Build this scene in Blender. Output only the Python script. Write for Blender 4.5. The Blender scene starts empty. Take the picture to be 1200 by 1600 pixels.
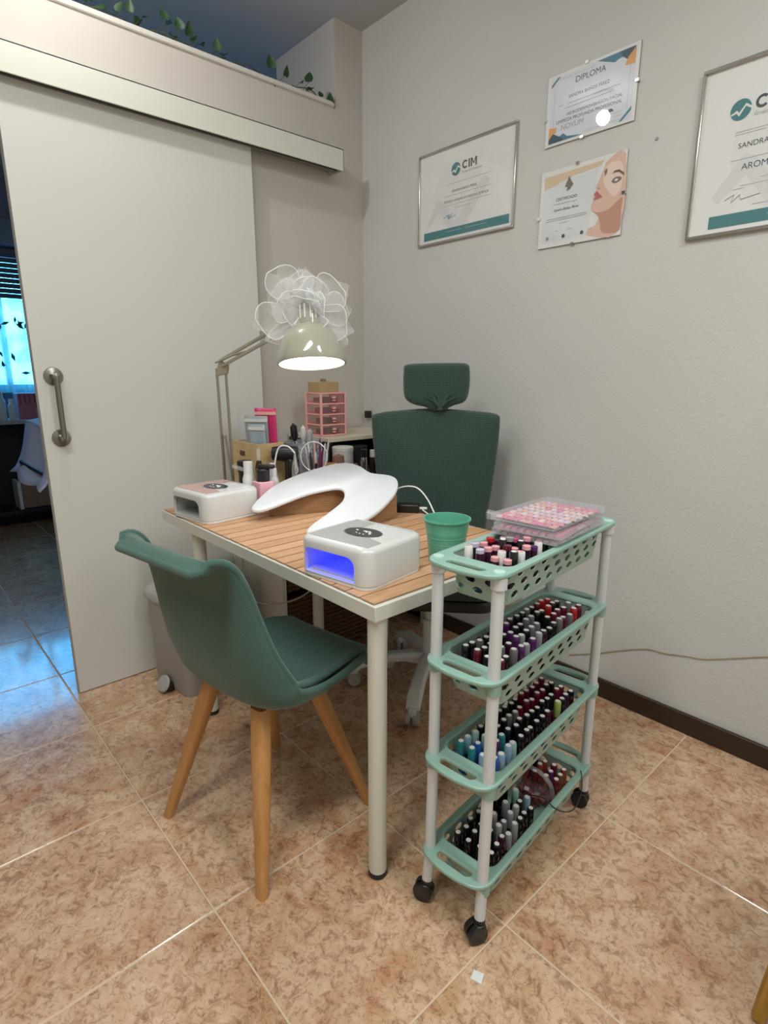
import bpy, bmesh, math, random
from mathutils import Vector, Matrix, Euler
PI = math.pi
R = math.radians
sc = bpy.context.scene
col = sc.collection

# ------------------------------------------------------------------ camera, light, exposure
cam_data = bpy.data.cameras.new('camera')
cam = bpy.data.objects.new('camera', cam_data)
col.objects.link(cam)
_yaw, _pitch, _roll, _f = 0.838407, 0.240821, 0.00163, 886.13
fw = Vector((-math.sin(_yaw)*math.cos(_pitch), math.cos(_yaw)*math.cos(_pitch), -math.sin(_pitch)))
r0 = fw.cross(Vector((0, 0, 1))).normalized()
u0 = r0.cross(fw)
rr = math.cos(_roll)*r0 + math.sin(_roll)*u0
uu = -math.sin(_roll)*r0 + math.cos(_roll)*u0
cam.matrix_world = Matrix(((rr.x, uu.x, -fw.x, 0), (rr.y, uu.y, -fw.y, 0), (rr.z, uu.z, -fw.z, 1.22), (0, 0, 0, 1)))
cam_data.sensor_fit = 'VERTICAL'
cam_data.sensor_height = 36
cam_data.lens = 36*_f/1600
cam_data.clip_start = .02
sc.camera = cam

w = bpy.data.worlds.new('world'); sc.world = w; w.use_nodes = True
w.node_tree.nodes['Background'].inputs[0].default_value = (.55, .75, 1, 1)
w.node_tree.nodes['Background'].inputs[1].default_value = .6

def area(name, loc, rot, sx, sy, power, color):
    l = bpy.data.lights.new(name, 'AREA'); l.shape = 'RECTANGLE'; l.size = sx; l.size_y = sy
    l.energy = power; l.color = color
    o = bpy.data.objects.new(name, l); col.objects.link(o); o.location = loc; o.rotation_euler = rot
    return o
area('tube_light', (-.55, -.15, 2.66), (0, 0, R(90)), 1.2, .25, 31, (.965, 1, .955))
area('tube_light', (.55, .9, 2.66), (0, 0, 0), 1.2, .25, 24, (.965, 1, .955))
bl = bpy.data.lights.new('ceiling_bulb_light', 'POINT'); bl.energy = 14; bl.color = (.98, 1, .95); bl.shadow_soft_size = .035
blo = bpy.data.objects.new('ceiling_bulb_light', bl); col.objects.link(blo); blo.location = (-1.87, .55, 2.61)

sc.view_settings.view_transform = 'Standard'
sc.view_settings.look = 'None'
sc.view_settings.gamma = 1
sc.view_settings.use_curve_mapping = False
sc.view_settings.exposure = -0.04

# ------------------------------------------------------------------ helpers
class MB:
    """collects shapes; build() links them as ONE mesh object"""
    def __init__(s): s.v = []; s.f = []
    def add(s, vs, fs, M=None):
        b = len(s.v)
        for p in vs:
            p = Vector(p)
            if M is not None: p = M @ p
            s.v.append(p)
        for f in fs: s.f.append([b+i for i in f])
        return s
    def box(s, c, d, M=None, rot=None):
        x, y, z = d[0]/2, d[1]/2, d[2]/2
        vs = [Vector((i*x, j*y, k*z)) for k in (-1, 1) for j in (-1, 1) for i in (-1, 1)]
        if rot: m = Euler(rot).to_matrix(); vs = [m @ v for v in vs]
        vs = [v + Vector(c) for v in vs]
        return s.add(vs, [(0, 2, 3, 1), (4, 5, 7, 6), (0, 1, 5, 4), (2, 6, 7, 3), (0, 4, 6, 2), (1, 3, 7, 5)], M)
    def lathe(s, prof, n=24, M=None, caps=(True, True)):
        vs = []; fs = []
        for r, z in prof:
            for i in range(n):
                a = 2*PI*i/n; vs.append((r*math.cos(a), r*math.sin(a), z))
        for j in range(len(prof)-1):
            for i in range(n):
                k = (i+1) % n
                fs.append((j*n+i, j*n+k, (j+1)*n+k, (j+1)*n+i))
        if caps[0]: fs.append(tuple(reversed(range(n))))
        if caps[1]: fs.append(tuple(range((len(prof)-1)*n, len(prof)*n)))
        return s.add(vs, fs, M)
    def tube(s, path, r, n=8, M=None, closed=False, caps=True):
        P = [Vector(p) for p in path]; m = len(P)
        rs = r if isinstance(r, (list, tuple)) else [r]*m
        vs = []; fs = []; up = None
        for i, p in enumerate(P):
            if closed: t = P[(i+1) % m]-P[i-1]
            else: t = (P[min(i+1, m-1)]-P[max(i-1, 0)])
            t.normalize()
            if up is None:
                up = Vector((0, 0, 1)) if abs(t.z) < .9 else Vector((1, 0, 0))
            a = t.cross(up)
            if a.length < 1e-4: a = t.orthogonal()
            a.normalize(); b = a.cross(t).normalized(); up = b
            for k in range(n):
                q = 2*PI*k/n; vs.append(p + rs[i]*(math.cos(q)*a + math.sin(q)*b))
        for i in range(m if closed else m-1):
            j = (i+1) % m
            for k in range(n):
                l = (k+1) % n
                fs.append((i*n+k, i*n+l, j*n+l, j*n+k))
        if not closed and caps:
            fs.append(tuple(reversed(range(n)))); fs.append(tuple(range((m-1)*n, m*n)))
        return s.add(vs, fs, M)
    def prism(s, pts, z0, z1, M=None, top=None):
        n = len(pts); top = top or pts
        vs = [(p[0], p[1], z0) for p in pts] + [(p[0], p[1], z1) for p in top]
        fs = [tuple(reversed(range(n))), tuple(range(n, 2*n))] + [(i, (i+1) % n, n+(i+1) % n, n+i) for i in range(n)]
        return s.add(vs, fs, M)
    def loft(s, rings, M=None, cap=True):
        n = len(rings[0]); vs = [p for r in rings for p in r]; fs = []
        for j in range(len(rings)-1):
            for i in range(n):
                k = (i+1) % n; fs.append((j*n+i, j*n+k, (j+1)*n+k, (j+1)*n+i))
        if cap:
            fs.append(tuple(reversed(range(n)))); fs.append(tuple(range((len(rings)-1)*n, len(rings)*n)))
        return s.add(vs, fs, M)
    def grid(s, rows, M=None, closed=False):
        n = len(rows[0]); vs = [p for r in rows for p in r]; fs = []
        for j in range(len(rows)-1):
            for i in range(n if closed else n-1):
                k = (i+1) % n; fs.append((j*n+i, j*n+k, (j+1)*n+k, (j+1)*n+i))
        return s.add(vs, fs, M)
    def mesh(s, name, mat, smooth=30):
        me = bpy.data.meshes.new(name)
        me.from_pydata([tuple(v) for v in s.v], [], s.f)
        bm = bmesh.new(); bm.from_mesh(me); bmesh.ops.recalc_face_normals(bm, faces=bm.faces); bm.to_mesh(me); bm.free()
        if mat is not None: me.materials.append(mat)
        if smooth:
            me.shade_smooth(); me.set_sharp_from_angle(angle=R(smooth))
        return me
    def build(s, name, mat, parent=None, bevel=0, seg=2, smooth=30, solid=0, sub=0, loc=None, rot=None):
        o = bpy.data.objects.new(name, s.mesh(name, mat, smooth)); col.objects.link(o)
        if parent is not None: o.parent = parent
        if loc is not None: o.location = loc
        if rot is not None: o.rotation_euler = rot
        mods(o, bevel, seg, solid, sub)
        return o
def mods(o, bevel=0, seg=2, solid=0, sub=0):
    if solid:
        m = o.modifiers.new('solid', 'SOLIDIFY'); m.thickness = solid; m.offset = 0
    if sub:
        m = o.modifiers.new('sub', 'SUBSURF'); m.levels = sub; m.render_levels = sub
    if bevel:
        m = o.modifiers.new('bevel', 'BEVEL'); m.width = bevel; m.segments = seg; m.limit_method = 'ANGLE'; m.angle_limit = R(35)
def tag(o, label=None, cat=None, group=None, kind=None):
    if label: o['label'] = label
    if cat: o['category'] = cat
    if group: o['group'] = group
    if kind: o['kind'] = kind
    return o
def thing(name, loc, label, cat, rz=0, group=None, rot=None):
    o = bpy.data.objects.new(name, None); o.empty_display_size = .05; col.objects.link(o)
    o.location = loc; o.rotation_euler = rot if rot else (0, 0, rz)
    return tag(o, label, cat, group)
def struct(name, mb, mat, bevel=0, **k):
    o = mb.build(name, mat, bevel=bevel, **k); o['kind'] = 'structure'; return o
def inst(name, me, parent, loc=(0, 0, 0), rot=(0, 0, 0), scale=None):
    o = bpy.data.objects.new(name, me); col.objects.link(o); o.parent = parent
    o.location = loc; o.rotation_euler = rot
    if scale: o.scale = scale
    return o
def bake(o):
    """apply the modifiers of o into its mesh"""
    dg = bpy.context.evaluated_depsgraph_get(); dg.update()
    me = bpy.data.meshes.new_from_object(o.evaluated_get(dg))
    o.modifiers.clear(); o.data = me
    return o
def cut(o, cutters):
    for c in cutters:
        m = o.modifiers.new('cut', 'BOOLEAN'); m.operation = 'DIFFERENCE'; m.object = c; m.solver = 'EXACT'
    bpy.context.view_layer.update(); bake(o)
    for c in cutters: bpy.data.objects.remove(c)
    return o
def rrect(hx, hy, r, n=5, cx=0, cy=0):
    out = []
    for qx, qy, a0 in ((1, 1, 0), (-1, 1, 90), (-1, -1, 180), (1, -1, 270)):
        for i in range(n+1):
            a = R(a0+90*i/n); out.append((cx+qx*(hx-r)+r*math.cos(a), cy+qy*(hy-r)+r*math.sin(a)))
    return out
def plate2d(name, loops, t, mat, parent=None, bevel=0, loc=(0, 0, 0), rot=(0, 0, 0)):
    """flat plate with holes: first loop outline, the others holes"""
    cu = bpy.data.curves.new(name, 'CURVE'); cu.dimensions = '2D'; cu.fill_mode = 'BOTH'; cu.extrude = max(t/2-bevel, 0); cu.bevel_depth = bevel; cu.bevel_resolution = 2
    for lp in loops:
        sp = cu.splines.new('POLY'); sp.points.add(len(lp)-1); sp.use_cyclic_u = True
        for i, p in enumerate(lp): sp.points[i].co = (p[0], p[1], 0, 1)
    o = bpy.data.objects.new(name, cu); col.objects.link(o)
    dg = bpy.context.evaluated_depsgraph_get(); dg.update()
    me = bpy.data.meshes.new_from_object(o.evaluated_get(dg)); bpy.data.objects.remove(o)
    me.name = name; me.materials.clear(); me.materials.append(mat)
    me.shade_smooth(); me.set_sharp_from_angle(angle=R(30))
    o = bpy.data.objects.new(name, me); col.objects.link(o); o.parent = parent; o.location = loc; o.rotation_euler = rot
    return o
def cr(pts, n=6, closed=False):
    """Catmull-Rom through points of any dimension"""
    P = [Vector(p) for p in pts]; m = len(P); out = []
    for i in range(m if closed else m-1):
        if closed: a, b, c, d = P[i-1], P[i], P[(i+1) % m], P[(i+2) % m]
        else: a, b, c, d = P[max(i-1, 0)], P[i], P[i+1], P[min(i+2, m-1)]
        for k in range(n):
            t = k/n
            out.append(.5*((2*b)+(c-a)*t+(2*a-5*b+4*c-d)*t*t+(-a+3*b-3*c+d)*t**3))
    if not closed: out.append(P[-1])
    return out

# ------------------------------------------------------------------ materials
def mat(name, c, rough=.5, metal=0, **k):
    m = bpy.data.materials.new(name); m.use_nodes = True
    b = m.node_tree.nodes['Principled BSDF']
    b.inputs['Base Color'].default_value = (*c, 1); b.inputs['Roughness'].default_value = rough; b.inputs['Metallic'].default_value = metal
    if 'coat' in k: b.inputs['Coat Weight'].default_value = k['coat']; b.inputs['Coat Roughness'].default_value = k.get('coatr', .1)
    if 'emit' in k: b.inputs['Emission Color'].default_value = (*k['emit'], 1); b.inputs['Emission Strength'].default_value = k['es']
    if 'sheen' in k: b.inputs['Sheen Weight'].default_value = k['sheen']
    if 'spec' in k: b.inputs['Specular IOR Level'].default_value = k['spec']
    return m
def nodes(m): return m.node_tree.nodes, m.node_tree.links, m.node_tree.nodes['Principled BSDF']
def noise(m, scale, detail=4, coord='Object', dist=0, rough=.5, scl=None):
    n, l, b = nodes(m)
    if coord == 'Position': src = n.new('ShaderNodeNewGeometry').outputs['Position']
    else: src = n.new('ShaderNodeTexCoord').outputs[coord]
    if scl:
        mp = n.new('ShaderNodeMapping'); mp.inputs['Scale'].default_value = scl; l.new(src, mp.inputs[0]); src = mp.outputs[0]
    t = n.new('ShaderNodeTexNoise'); t.inputs['Scale'].default_value = scale; t.inputs['Detail'].default_value = detail
    t.inputs['Distortion'].default_value = dist; t.inputs['Roughness'].default_value = rough
    l.new(src, t.inputs['Vector']); return t
def ramp(m, src, stops):
    n, l, b = nodes(m); r = n.new('ShaderNodeValToRGB'); e = r.color_ramp.elements
    while len(e) < len(stops): e.new(.5)
    for i, (p, c) in enumerate(stops):
        e[i].position = p; e[i].color = (*c, 1) if len(c) == 3 else c
    l.new(src, r.inputs[0]); return r
def bump(m, src, strength=.3, dist=.002):
    n, l, b = nodes(m); bp = n.new('ShaderNodeBump'); bp.inputs['Strength'].default_value = strength; bp.inputs['Distance'].default_value = dist
    l.new(src, bp.inputs['Height']); l.new(bp.outputs[0], b.inputs['Normal']); return bp
def plaster(name, c, amt=.5, d=.003, scale=55):
    m = mat(name, c, .85); t = noise(m, scale, 5, 'Position', .6); bump(m, t.outputs[0], amt, d)
    t2 = noise(m, 1.3, 3, 'Position'); r = ramp(m, t2.outputs[0], [(.3, [x*.95 for x in c]), (.7, [min(1, x*1.03) for x in c])])
    nodes(m)[1].new(r.outputs[0], nodes(m)[2].inputs['Base Color']); return m
def wood(name, c1, c2, rough=.5, scl=(1, 12, 12), scale=6, coord='Object'):
    m = mat(name, c1, rough); t = noise(m, scale, 6, coord, .8, .6, scl)
    r = ramp(m, t.outputs[0], [(.3, c1), (.7, c2)]); nodes(m)[1].new(r.outputs[0], nodes(m)[2].inputs['Base Color'])
    bump(m, t.outputs[0], .15, .001); return m
def clear(name, tint=(1, 1, 1), alpha=.12, rough=.03, ior=1.45):
    """thin clear pane or film: see-through with fresnel gloss, a little milky"""
    m = bpy.data.materials.new(name); m.use_nodes = True; n = m.node_tree.nodes; l = m.node_tree.links
    n.clear(); out = n.new('ShaderNodeOutputMaterial'); tr = n.new('ShaderNodeBsdfTransparent'); tr.inputs[0].default_value = (*tint, 1)
    gl = n.new('ShaderNodeBsdfGlossy'); gl.inputs['Roughness'].default_value = rough
    df = n.new('ShaderNodeBsdfDiffuse'); df.inputs[0].default_value = (*[min(1, x) for x in tint], 1)
    fr = n.new('ShaderNodeFresnel'); fr.inputs[0].default_value = ior
    m1 = n.new('ShaderNodeMixShader'); m1.inputs[0].default_value = alpha; l.new(tr.outputs[0], m1.inputs[1]); l.new(df.outputs[0], m1.inputs[2])
    m2 = n.new('ShaderNodeMixShader'); l.new(fr.outputs[0], m2.inputs[0]); l.new(m1.outputs[0], m2.inputs[1]); l.new(gl.outputs[0], m2.inputs[2])
    gb = n.new('ShaderNodeNewGeometry'); iv = n.new('ShaderNodeMath'); iv.operation = 'SUBTRACT'; iv.inputs[0].default_value = 1; l.new(gb.outputs['Backfacing'], iv.inputs[1])
    ml = n.new('ShaderNodeMath'); ml.operation = 'MULTIPLY'; l.new(fr.outputs[0], ml.inputs[0]); l.new(iv.outputs[0], ml.inputs[1]); l.new(ml.outputs[0], m2.inputs[0])
    l.new(m2.outputs[0], out.inputs[0]); return m

M = {}
M['wall_right'] = plaster('wall_right_plaster', (.62, .615, .60), .40, .003, 70)
M['wall_left'] = plaster('wall_left_paint', (.58, .53, .485), .25, .002, 80)
M['wall_band'] = plaster('wall_band_paint', (.66, .62, .57), .15, .001, 80)
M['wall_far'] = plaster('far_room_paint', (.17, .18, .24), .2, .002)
M['ceiling'] = plaster('ceiling_paint', (.50, .49, .50), .2, .002)
M['door'] = mat('door_white', (.66, .655, .62), .45)
bump(M['door'], noise(M['door'], 120, 3, 'Position').outputs[0], .08, .001)
M['lamin'] = mat('white_laminate', (.70, .70, .62), .35)
M['base_brown'] = mat('dark_brown_skirting', (.035, .018, .008), .4)
M['grout'] = mat('grout', (.68, .54, .41), .8)
# marbled beige tile
def tile_mat():
    m = mat('marbled_tile', (.6, .4, .25), .22)
    n, l, b = nodes(m)
    g = n.new('ShaderNodeNewGeometry'); oi = n.new('ShaderNodeObjectInfo')
    sh = n.new('ShaderNodeVectorMath'); sh.operation = 'SCALE'; l.new(oi.outputs['Random'], sh.inputs[3]); sh.inputs[0].default_value = (17, 9, 5)
    ad = n.new('ShaderNodeVectorMath'); l.new(g.outputs['Position'], ad.inputs[0]); l.new(sh.outputs[0], ad.inputs[1])
    def nz(scale, det, dist, rough=.55):
        t = n.new('ShaderNodeTexNoise'); t.inputs['Scale'].default_value = scale; t.inputs['Detail'].default_value = det
        t.inputs['Distortion'].default_value = dist; t.inputs['Roughness'].default_value = rough; l.new(ad.outputs[0], t.inputs['Vector']); return t
    a = nz(9, 5, .6, .6); ra = ramp(m, a.outputs[0], [(.3, (.56, .27, .15)), (.42, (.61, .37, .22)), (.58, (.72, .50, .335)), (.75, (.65, .42, .27))])
    v = nz(36, 8, .9, .76); rv = ramp(m, v.outputs[0], [(.37, (.55, .47, .43)), (.455, (.80, .74, .70)), (.5, (.97, .97, .97)), (.60, (1.0, 1.0, 1.0)), (.68, (1.16, 1.20, 1.26))])
    mx = n.new('ShaderNodeMix'); mx.data_type = 'RGBA'; mx.blend_type = 'MULTIPLY'; mx.inputs[0].default_value = 1
    l.new(ra.outputs[0], mx.inputs[6]); l.new(rv.outputs[0], mx.inputs[7])
    f = nz(85, 4, 1.2, .65); rf = ramp(m, f.outputs[0], [(.35, (.45, .36, .30)), (.46, (1, 1, 1))])
    m2 = n.new('ShaderNodeMix'); m2.data_type = 'RGBA'; m2.blend_type = 'MULTIPLY'; m2.inputs[0].default_value = .6
    l.new(mx.outputs[2], m2.inputs[6]); l.new(rf.outputs[0], m2.inputs[7])
    l.new(m2.outputs[2], b.inputs['Base Color'])
    h = nz(38, 3, .8); bump(m, h.outputs[0], .35, .0015)
    b.inputs['Roughness'].default_value = .25; b.inputs['Coat Weight'].default_value = .8; b.inputs['Coat Roughness'].default_value = .09
    return m
M['tile'] = tile_mat()
M['steel'] = mat('brushed_steel', (.30, .285, .26), .28, 1)
M['chrome'] = mat('chrome', (.75, .74, .72), .12, 1)
M['beech'] = wood('beech_leg', (.50, .235, .075), (.60, .31, .115), .45, (10, 10, 1))
M['slat'] = wood('acacia_slat', (.46, .245, .12), (.62, .37, .21), .5, (14, 1.5, 14), 8, 'Position')
M['slat2'] = wood('pale_slat', (.54, .30, .165), (.66, .41, .25), .5, (14, 1.5, 14), 8, 'Position')
M['slatbase'] = mat('dark_joint', (.10, .045, .02), .7)
M['walnut'] = wood('walnut_board', (.26, .135, .06), (.40, .23, .11), .5, (2, 2, 14), 9)
M['pine'] = wood('pine_box', (.55, .38, .17), (.68, .50, .26), .55, (3, 3, 12), 5)
M['wicker'] = mat('wicker', (.06, .028, .012), .6)
M['white_gloss'] = mat('white_gloss_plastic', (.78, .79, .80), .25, coat=.3)
M['white_matte'] = mat('white_plastic', (.72, .72, .70), .5)
M['cover'] = mat('white_board_leather', (.72, .745, .77), .42)
M['lampbody'] = mat('lamp_body_white', (.66, .66, .65), .3, coat=.2)
M['grey_plastic'] = mat('bin_grey', (.36, .345, .33), .5)
M['grey_lid'] = mat('bin_lid_grey', (.42, .42, .42), .45)
M['black'] = mat('black_plastic', (.012, .012, .013), .35)
M['black_rubber'] = mat('black_rubber', (.02, .02, .02), .6)
M['mint'] = mat('mint_plastic', (.29, .47, .40), .33)
M['mint_wall'] = mat('mint_wall_plastic', (.34, .46, .39), .4)
M['cap_pale'] = mat('cap_pale', (.50, .70, .64), .3)
M['pot'] = mat('teal_green_metal', (.12, .43, .30), .35, spec=.6)
M['pole'] = mat('cart_pole_white', (.70, .73, .75), .35)
M['pink'] = mat('pink_plastic', (.86, .42, .38), .4)
M['shade'] = mat('cream_lacquer', (.40, .39, .31), .12, coat=.6)
M['arm'] = mat('champagne_metal', (.46, .42, .33), .35, .7)
M['gold'] = mat('brass', (.55, .40, .12), .3, 1)
M['leaf'] = mat('ivy_leaf', (.014, .055, .014), .5)
M['stem'] = mat('ivy_stem', (.06, .07, .03), .6)
M['glass'] = clear('pane_glass', (1, 1, 1), .02, .02, 1.5)
M['film'] = clear('clear_plastic', (.98, .98, .99), .05, .08, 1.4)
M['film_milky'] = clear('milky_plastic', (.95, .95, .97), .17, .2, 1.3)
M['paper'] = mat('certificate_paper', (.80, .80, .79), .7)
M['ink'] = mat('ink_black', (.05, .055, .06), .6)
M['inkgrey'] = mat('ink_grey', (.34, .35, .36), .6)
M['inkpale'] = mat('ink_pale_grey', (.70, .70, .70), .6)
M['teal'] = mat('print_teal', (.035, .20, .22), .6)
M['navy'] = mat('print_navy', (.03, .075, .115), .6)
M['petrol'] = mat('print_petrol', (.04, .20, .29), .6)
M['orange'] = mat('print_orange', (.75, .38, .12), .6)
M['dip_paper'] = mat('diploma_paper', (.70, .73, .80), .6)
M['gold_cord'] = mat('beige_cord', (.50, .42, .30), .6)
M['white_cord'] = mat('white_cord', (.85, .85, .85), .4)
M['grey_cord'] = mat('grey_cord', (.45, .43, .38), .5)

def fabric(name, c, kind='grid'):
    m = mat(name, c, .9, sheen=.25); n, l, b = nodes(m)
    tc = n.new('ShaderNodeTexCoord')
    if kind == 'grid':
        outs = []
        for ax in 'XZ':
            wv = n.new('ShaderNodeTexWave'); wv.bands_direction = ax; wv.inputs['Scale'].default_value = 42; l.new(tc.outputs['Object'], wv.inputs[0]); outs.append(wv.outputs[1])
        mx = n.new('ShaderNodeMath'); mx.operation = 'MULTIPLY'; l.new(outs[0], mx.inputs[0]); l.new(outs[1], mx.inputs[1])
        bump(m, mx.outputs[0], .7, .0025)
        r = ramp(m, mx.outputs[0], [(0, [x*.62 for x in c]), (.6, [x*1.1 for x in c])]); l.new(r.outputs[0], b.inputs['Base Color'])
    else:
        t = n.new('ShaderNodeTexNoise'); t.inputs['Scale'].default_value = 3
        outs = []
        for ang in (35, -35):
            mp = n.new('ShaderNodeMapping'); mp.inputs['Rotation'].default_value = (0, R(ang), R(ang)); l.new(tc.outputs['Object'], mp.inputs[0])
            wv = n.new('ShaderNodeTexWave'); wv.bands_direction = 'Z'; wv.inputs['Scale'].default_value = 6.2; l.new(mp.outputs[0], wv.inputs[0])
            rp = ramp(m, wv.outputs[1], [(0, (0, 0, 0)), (.03, (1, 1, 1))]); outs.append(rp.outputs[0])
        mx = n.new('ShaderNodeMath'); mx.operation = 'MINIMUM'; l.new(outs[0], mx.inputs[0]); l.new(outs[1], mx.inputs[1])
        bump(m, mx.outputs[0], .18, .001)
        fn = noise(m, 260, 2); r = ramp(m, fn.outputs[0], [(.3, [x*.85 for x in c]), (.7, [x*1.12 for x in c])]); l.new(r.outputs[0], b.inputs['Base Color'])
    return m
M['fabric_chair'] = fabric('green_quilted_fabric', (.052, .120, .095), 'quilt')
M['fabric_office'] = fabric('dark_green_waffle_fabric', (.036, .080, .062), 'grid')

# ------------------------------------------------------------------ setting
XL, YR, ZC = -2.325, 1.95, 2.73
PX, PY, OX, OY = .4745, .477, -1.5295, .419
fl = MB().box((-2.2, .2, -.0265), (8.0, 5.4, .05)); floor = struct('floor', fl, M['grout'])
tile_me = None
for i in range(-9, 5):
    for j in range(-6, 4):
        x0, y0 = OX+PX*i, OY+PY*j
        x1, y1 = x0+PX, y0+PY
        if x0 > 1.15 or x1 < -5.5 or y0 > 1.94 or y1 < -1.9: continue
        cx, cy = (x0+x1)/2, (y0+y1)/2
        g = .0019
        if tile_me is None:
            q = MB(); a, b_, e = PX/2-g, PY/2-g, .0022
            q.loft([[(-a, -b_, -.006), (a, -b_, -.006), (a, b_, -.006), (-a, b_, -.006)], [(-a, -b_, -.0015), (a, -b_, -.0015), (a, b_, -.0015), (-a, b_, -.0015)],
                    [(-a+e, -b_+e, 0), (a-e, -b_+e, 0), (a-e, b_-e, 0), (-a+e, b_-e, 0)]])
            tile_me = q.mesh('tile', M['tile'], 0)
        yy1 = min(y1, 1.949)
        sx = 1; sy = 1
        o = inst('tile', tile_me, floor, (cx, cy, 0))
        if y1 > 1.949:
            o.scale = (1, (1.949-y0)/PY, 1); o.location = (cx, (y0+1.949)/2, 0)

def wall_hole(a0, a1, z0, z1, h, t0, t1, axis):
    """wall slab spanning a0..a1, z0..z1 with hole h=(ha0,ha1,hz0,hz1), thickness t0..t1; axis 'x': wall plane x=const"""
    mb = MB()
    def bx(p0, p1, q0, q1):
        if p1-p0 < 1e-4 or q1-q0 < 1e-4: return
        c = ((t0+t1)/2, (p0+p1)/2, (q0+q1)/2); d = (t1-t0, p1-p0, q1-q0)
        if axis == 'y': c = (c[1], c[0], c[2]); d = (d[1], d[0], d[2])
        mb.box(c, d)
    bx(a0, h[0], z0, z1); bx(h[1], a1, z0, z1); bx(h[0], h[1], z0, h[2]); bx(h[0], h[1], h[3], z1)
    return mb
struct('wall_left', wall_hole(-1.8, 1.79, 0, 2.38, (-.42, .47, 0, 2.06), -2.445, XL, 'x'), M['wall_left'])
pier = MB().box((-2.5625, 1.87, 1.365), (.475, .16, 2.73)); struct('pillar', pier, M['wall_left'])
struct('wall_right', MB().box((-2.2, 2.01, 1.365), (7.4, .12, 2.73)), M['wall_right'])
struct('wall_back', MB().box((-2.2, -1.87, 1.365), (7.4, .12, 2.73)), M['wall_left'])
struct('wall_near', MB().box((1.31, .07, 1.365), (.12, 3.76, 2.73)), M['wall_right'])
struct('wall_far', wall_hole(-1.81, 1.95, 0, 2.73, (.30, 1.45, 1.08, 2.12), -5.62, -5.5, 'x'), M['wall_far'])
struct('ceiling', MB().box((-2.2, .07, 2.79), (7.2, 4.0, .12)), M['ceiling'])
struct('baseboard_right', MB().box((-.505, 1.943, .0375), (3.6, .014, .075)), M['base_brown'], .004)
struct('trim_1', MB().box((-2.385, -.005, 2.39), (.14, 3.57, .02)), M['wall_band'], .004)
# header box hiding the sliding rail
hd = MB().box((-2.2225, .60, 2.137), (.005, 2.306, .088)).box((-2.2725, .60, 2.178), (.105, 2.306, .006)).box((-2.2725, 1.7505, 2.137), (.105, .005, .088))
hd.box((-2.2725, -.5505, 2.137), (.105, .005, .088))
struct('trim_2', hd, M['lamin'], .0015)
struct('trim_3', MB().box((-2.2735, .60, 2.118), (.03, 2.29, .035)), M['steel'])

# sliding door
dr = struct('door_1', MB().box((-2.2845, .879, 1.052), (.037, .872, 2.098)), M['door'], .002)
hm = MB()
for z in (1.206, .993):
    hm.lathe([(.0, 0), (.030, 0), (.031, .003), (.029, .008), (.014, .011), (.011, .05), (0, .052)], 24, Matrix.Translation((-2.266, .497, z)) @ Matrix.Rotation(R(90), 4, 'Y'))
hm.tube([(-2.222, .497, 1.206), (-2.222, .497, .993)], .0095, 12)
hm.build('door_handle', M['steel'], dr, smooth=35)['label'] = 'brushed steel bar handle with two round rosettes'

# ceiling lamps of the room
def tube_fixture(loc, rz, lab):
    t = thing('ceiling_light', loc, lab, 'ceiling light', rz)
    MB().box((0, 0, .05), (1.3, .32, .02)).build('housing', M['white_gloss'], t, .003)
tube_fixture((-.55, -.15, 2.67), R(90), 'long white ceiling light panel above the middle of the floor')
tube_fixture((.55, .9, 2.67), 0, 'white ceiling light panel to the right above the floor')
t = thing('ceiling_spot', (-1.87, .55, 2.73), 'small round ceiling spot in front of the sliding door', 'ceiling light')
MB().lathe([(0, 0), (.05, 0), (.05, -.012), (.035, -.03), (.0, -.03)], 24).build('spot_ring', M['white_gloss'], t)

# ------------------------------------------------------------------ other room
sky = mat('daylight_sky', (.2, .6, .9), .5, emit=(.08, .50, 1.0), es=9)
wn = struct('window_1', MB(), M['white_matte'])
fr = MB()
for y in (.32, .90, 1.43): fr.box((-5.56, y, 1.6), (.05, .045, 1.04))
for z in (1.10, 2.10): fr.box((-5.56, .875, z), (.05, 1.15, .045))
fr.build('window_frame', M['white_matte'], wn, .003)
MB().box((-5.60, .875, 1.6), (.004, 1.14, 1.0)).build('pane', sky, wn)
sh = thing('roller_shutter', (-5.485, .875, 1.78), 'half lowered grey slatted roller shutter at the window of the other room', 'shutter')
slm = mat('shutter_slat', (.05, .06, .09), .5)
q = MB().box((0, 0, 0), (.012, 1.14, .034)).mesh('slat', slm)
for k in range(11): inst('slat', q, sh, (0, 0, .02+.0375*k))
dots = mat('shutter_slot_light', (.6, .7, .9), .5, emit=(.7, .85, 1), es=1.3)
q = MB()
for k in range(1, 4):
    for j in range(36): q.box((.0066, -.54+.03*j, .04+.0375*k*1), (.001, .011, .004))
o = q.build('slot', dots, sh); o['kind'] = 'stuff'
MB().box((.055, 0, .47), (.12, 1.25, .18)).build('shutter_box', M['wall_far'], sh, .004)

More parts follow.
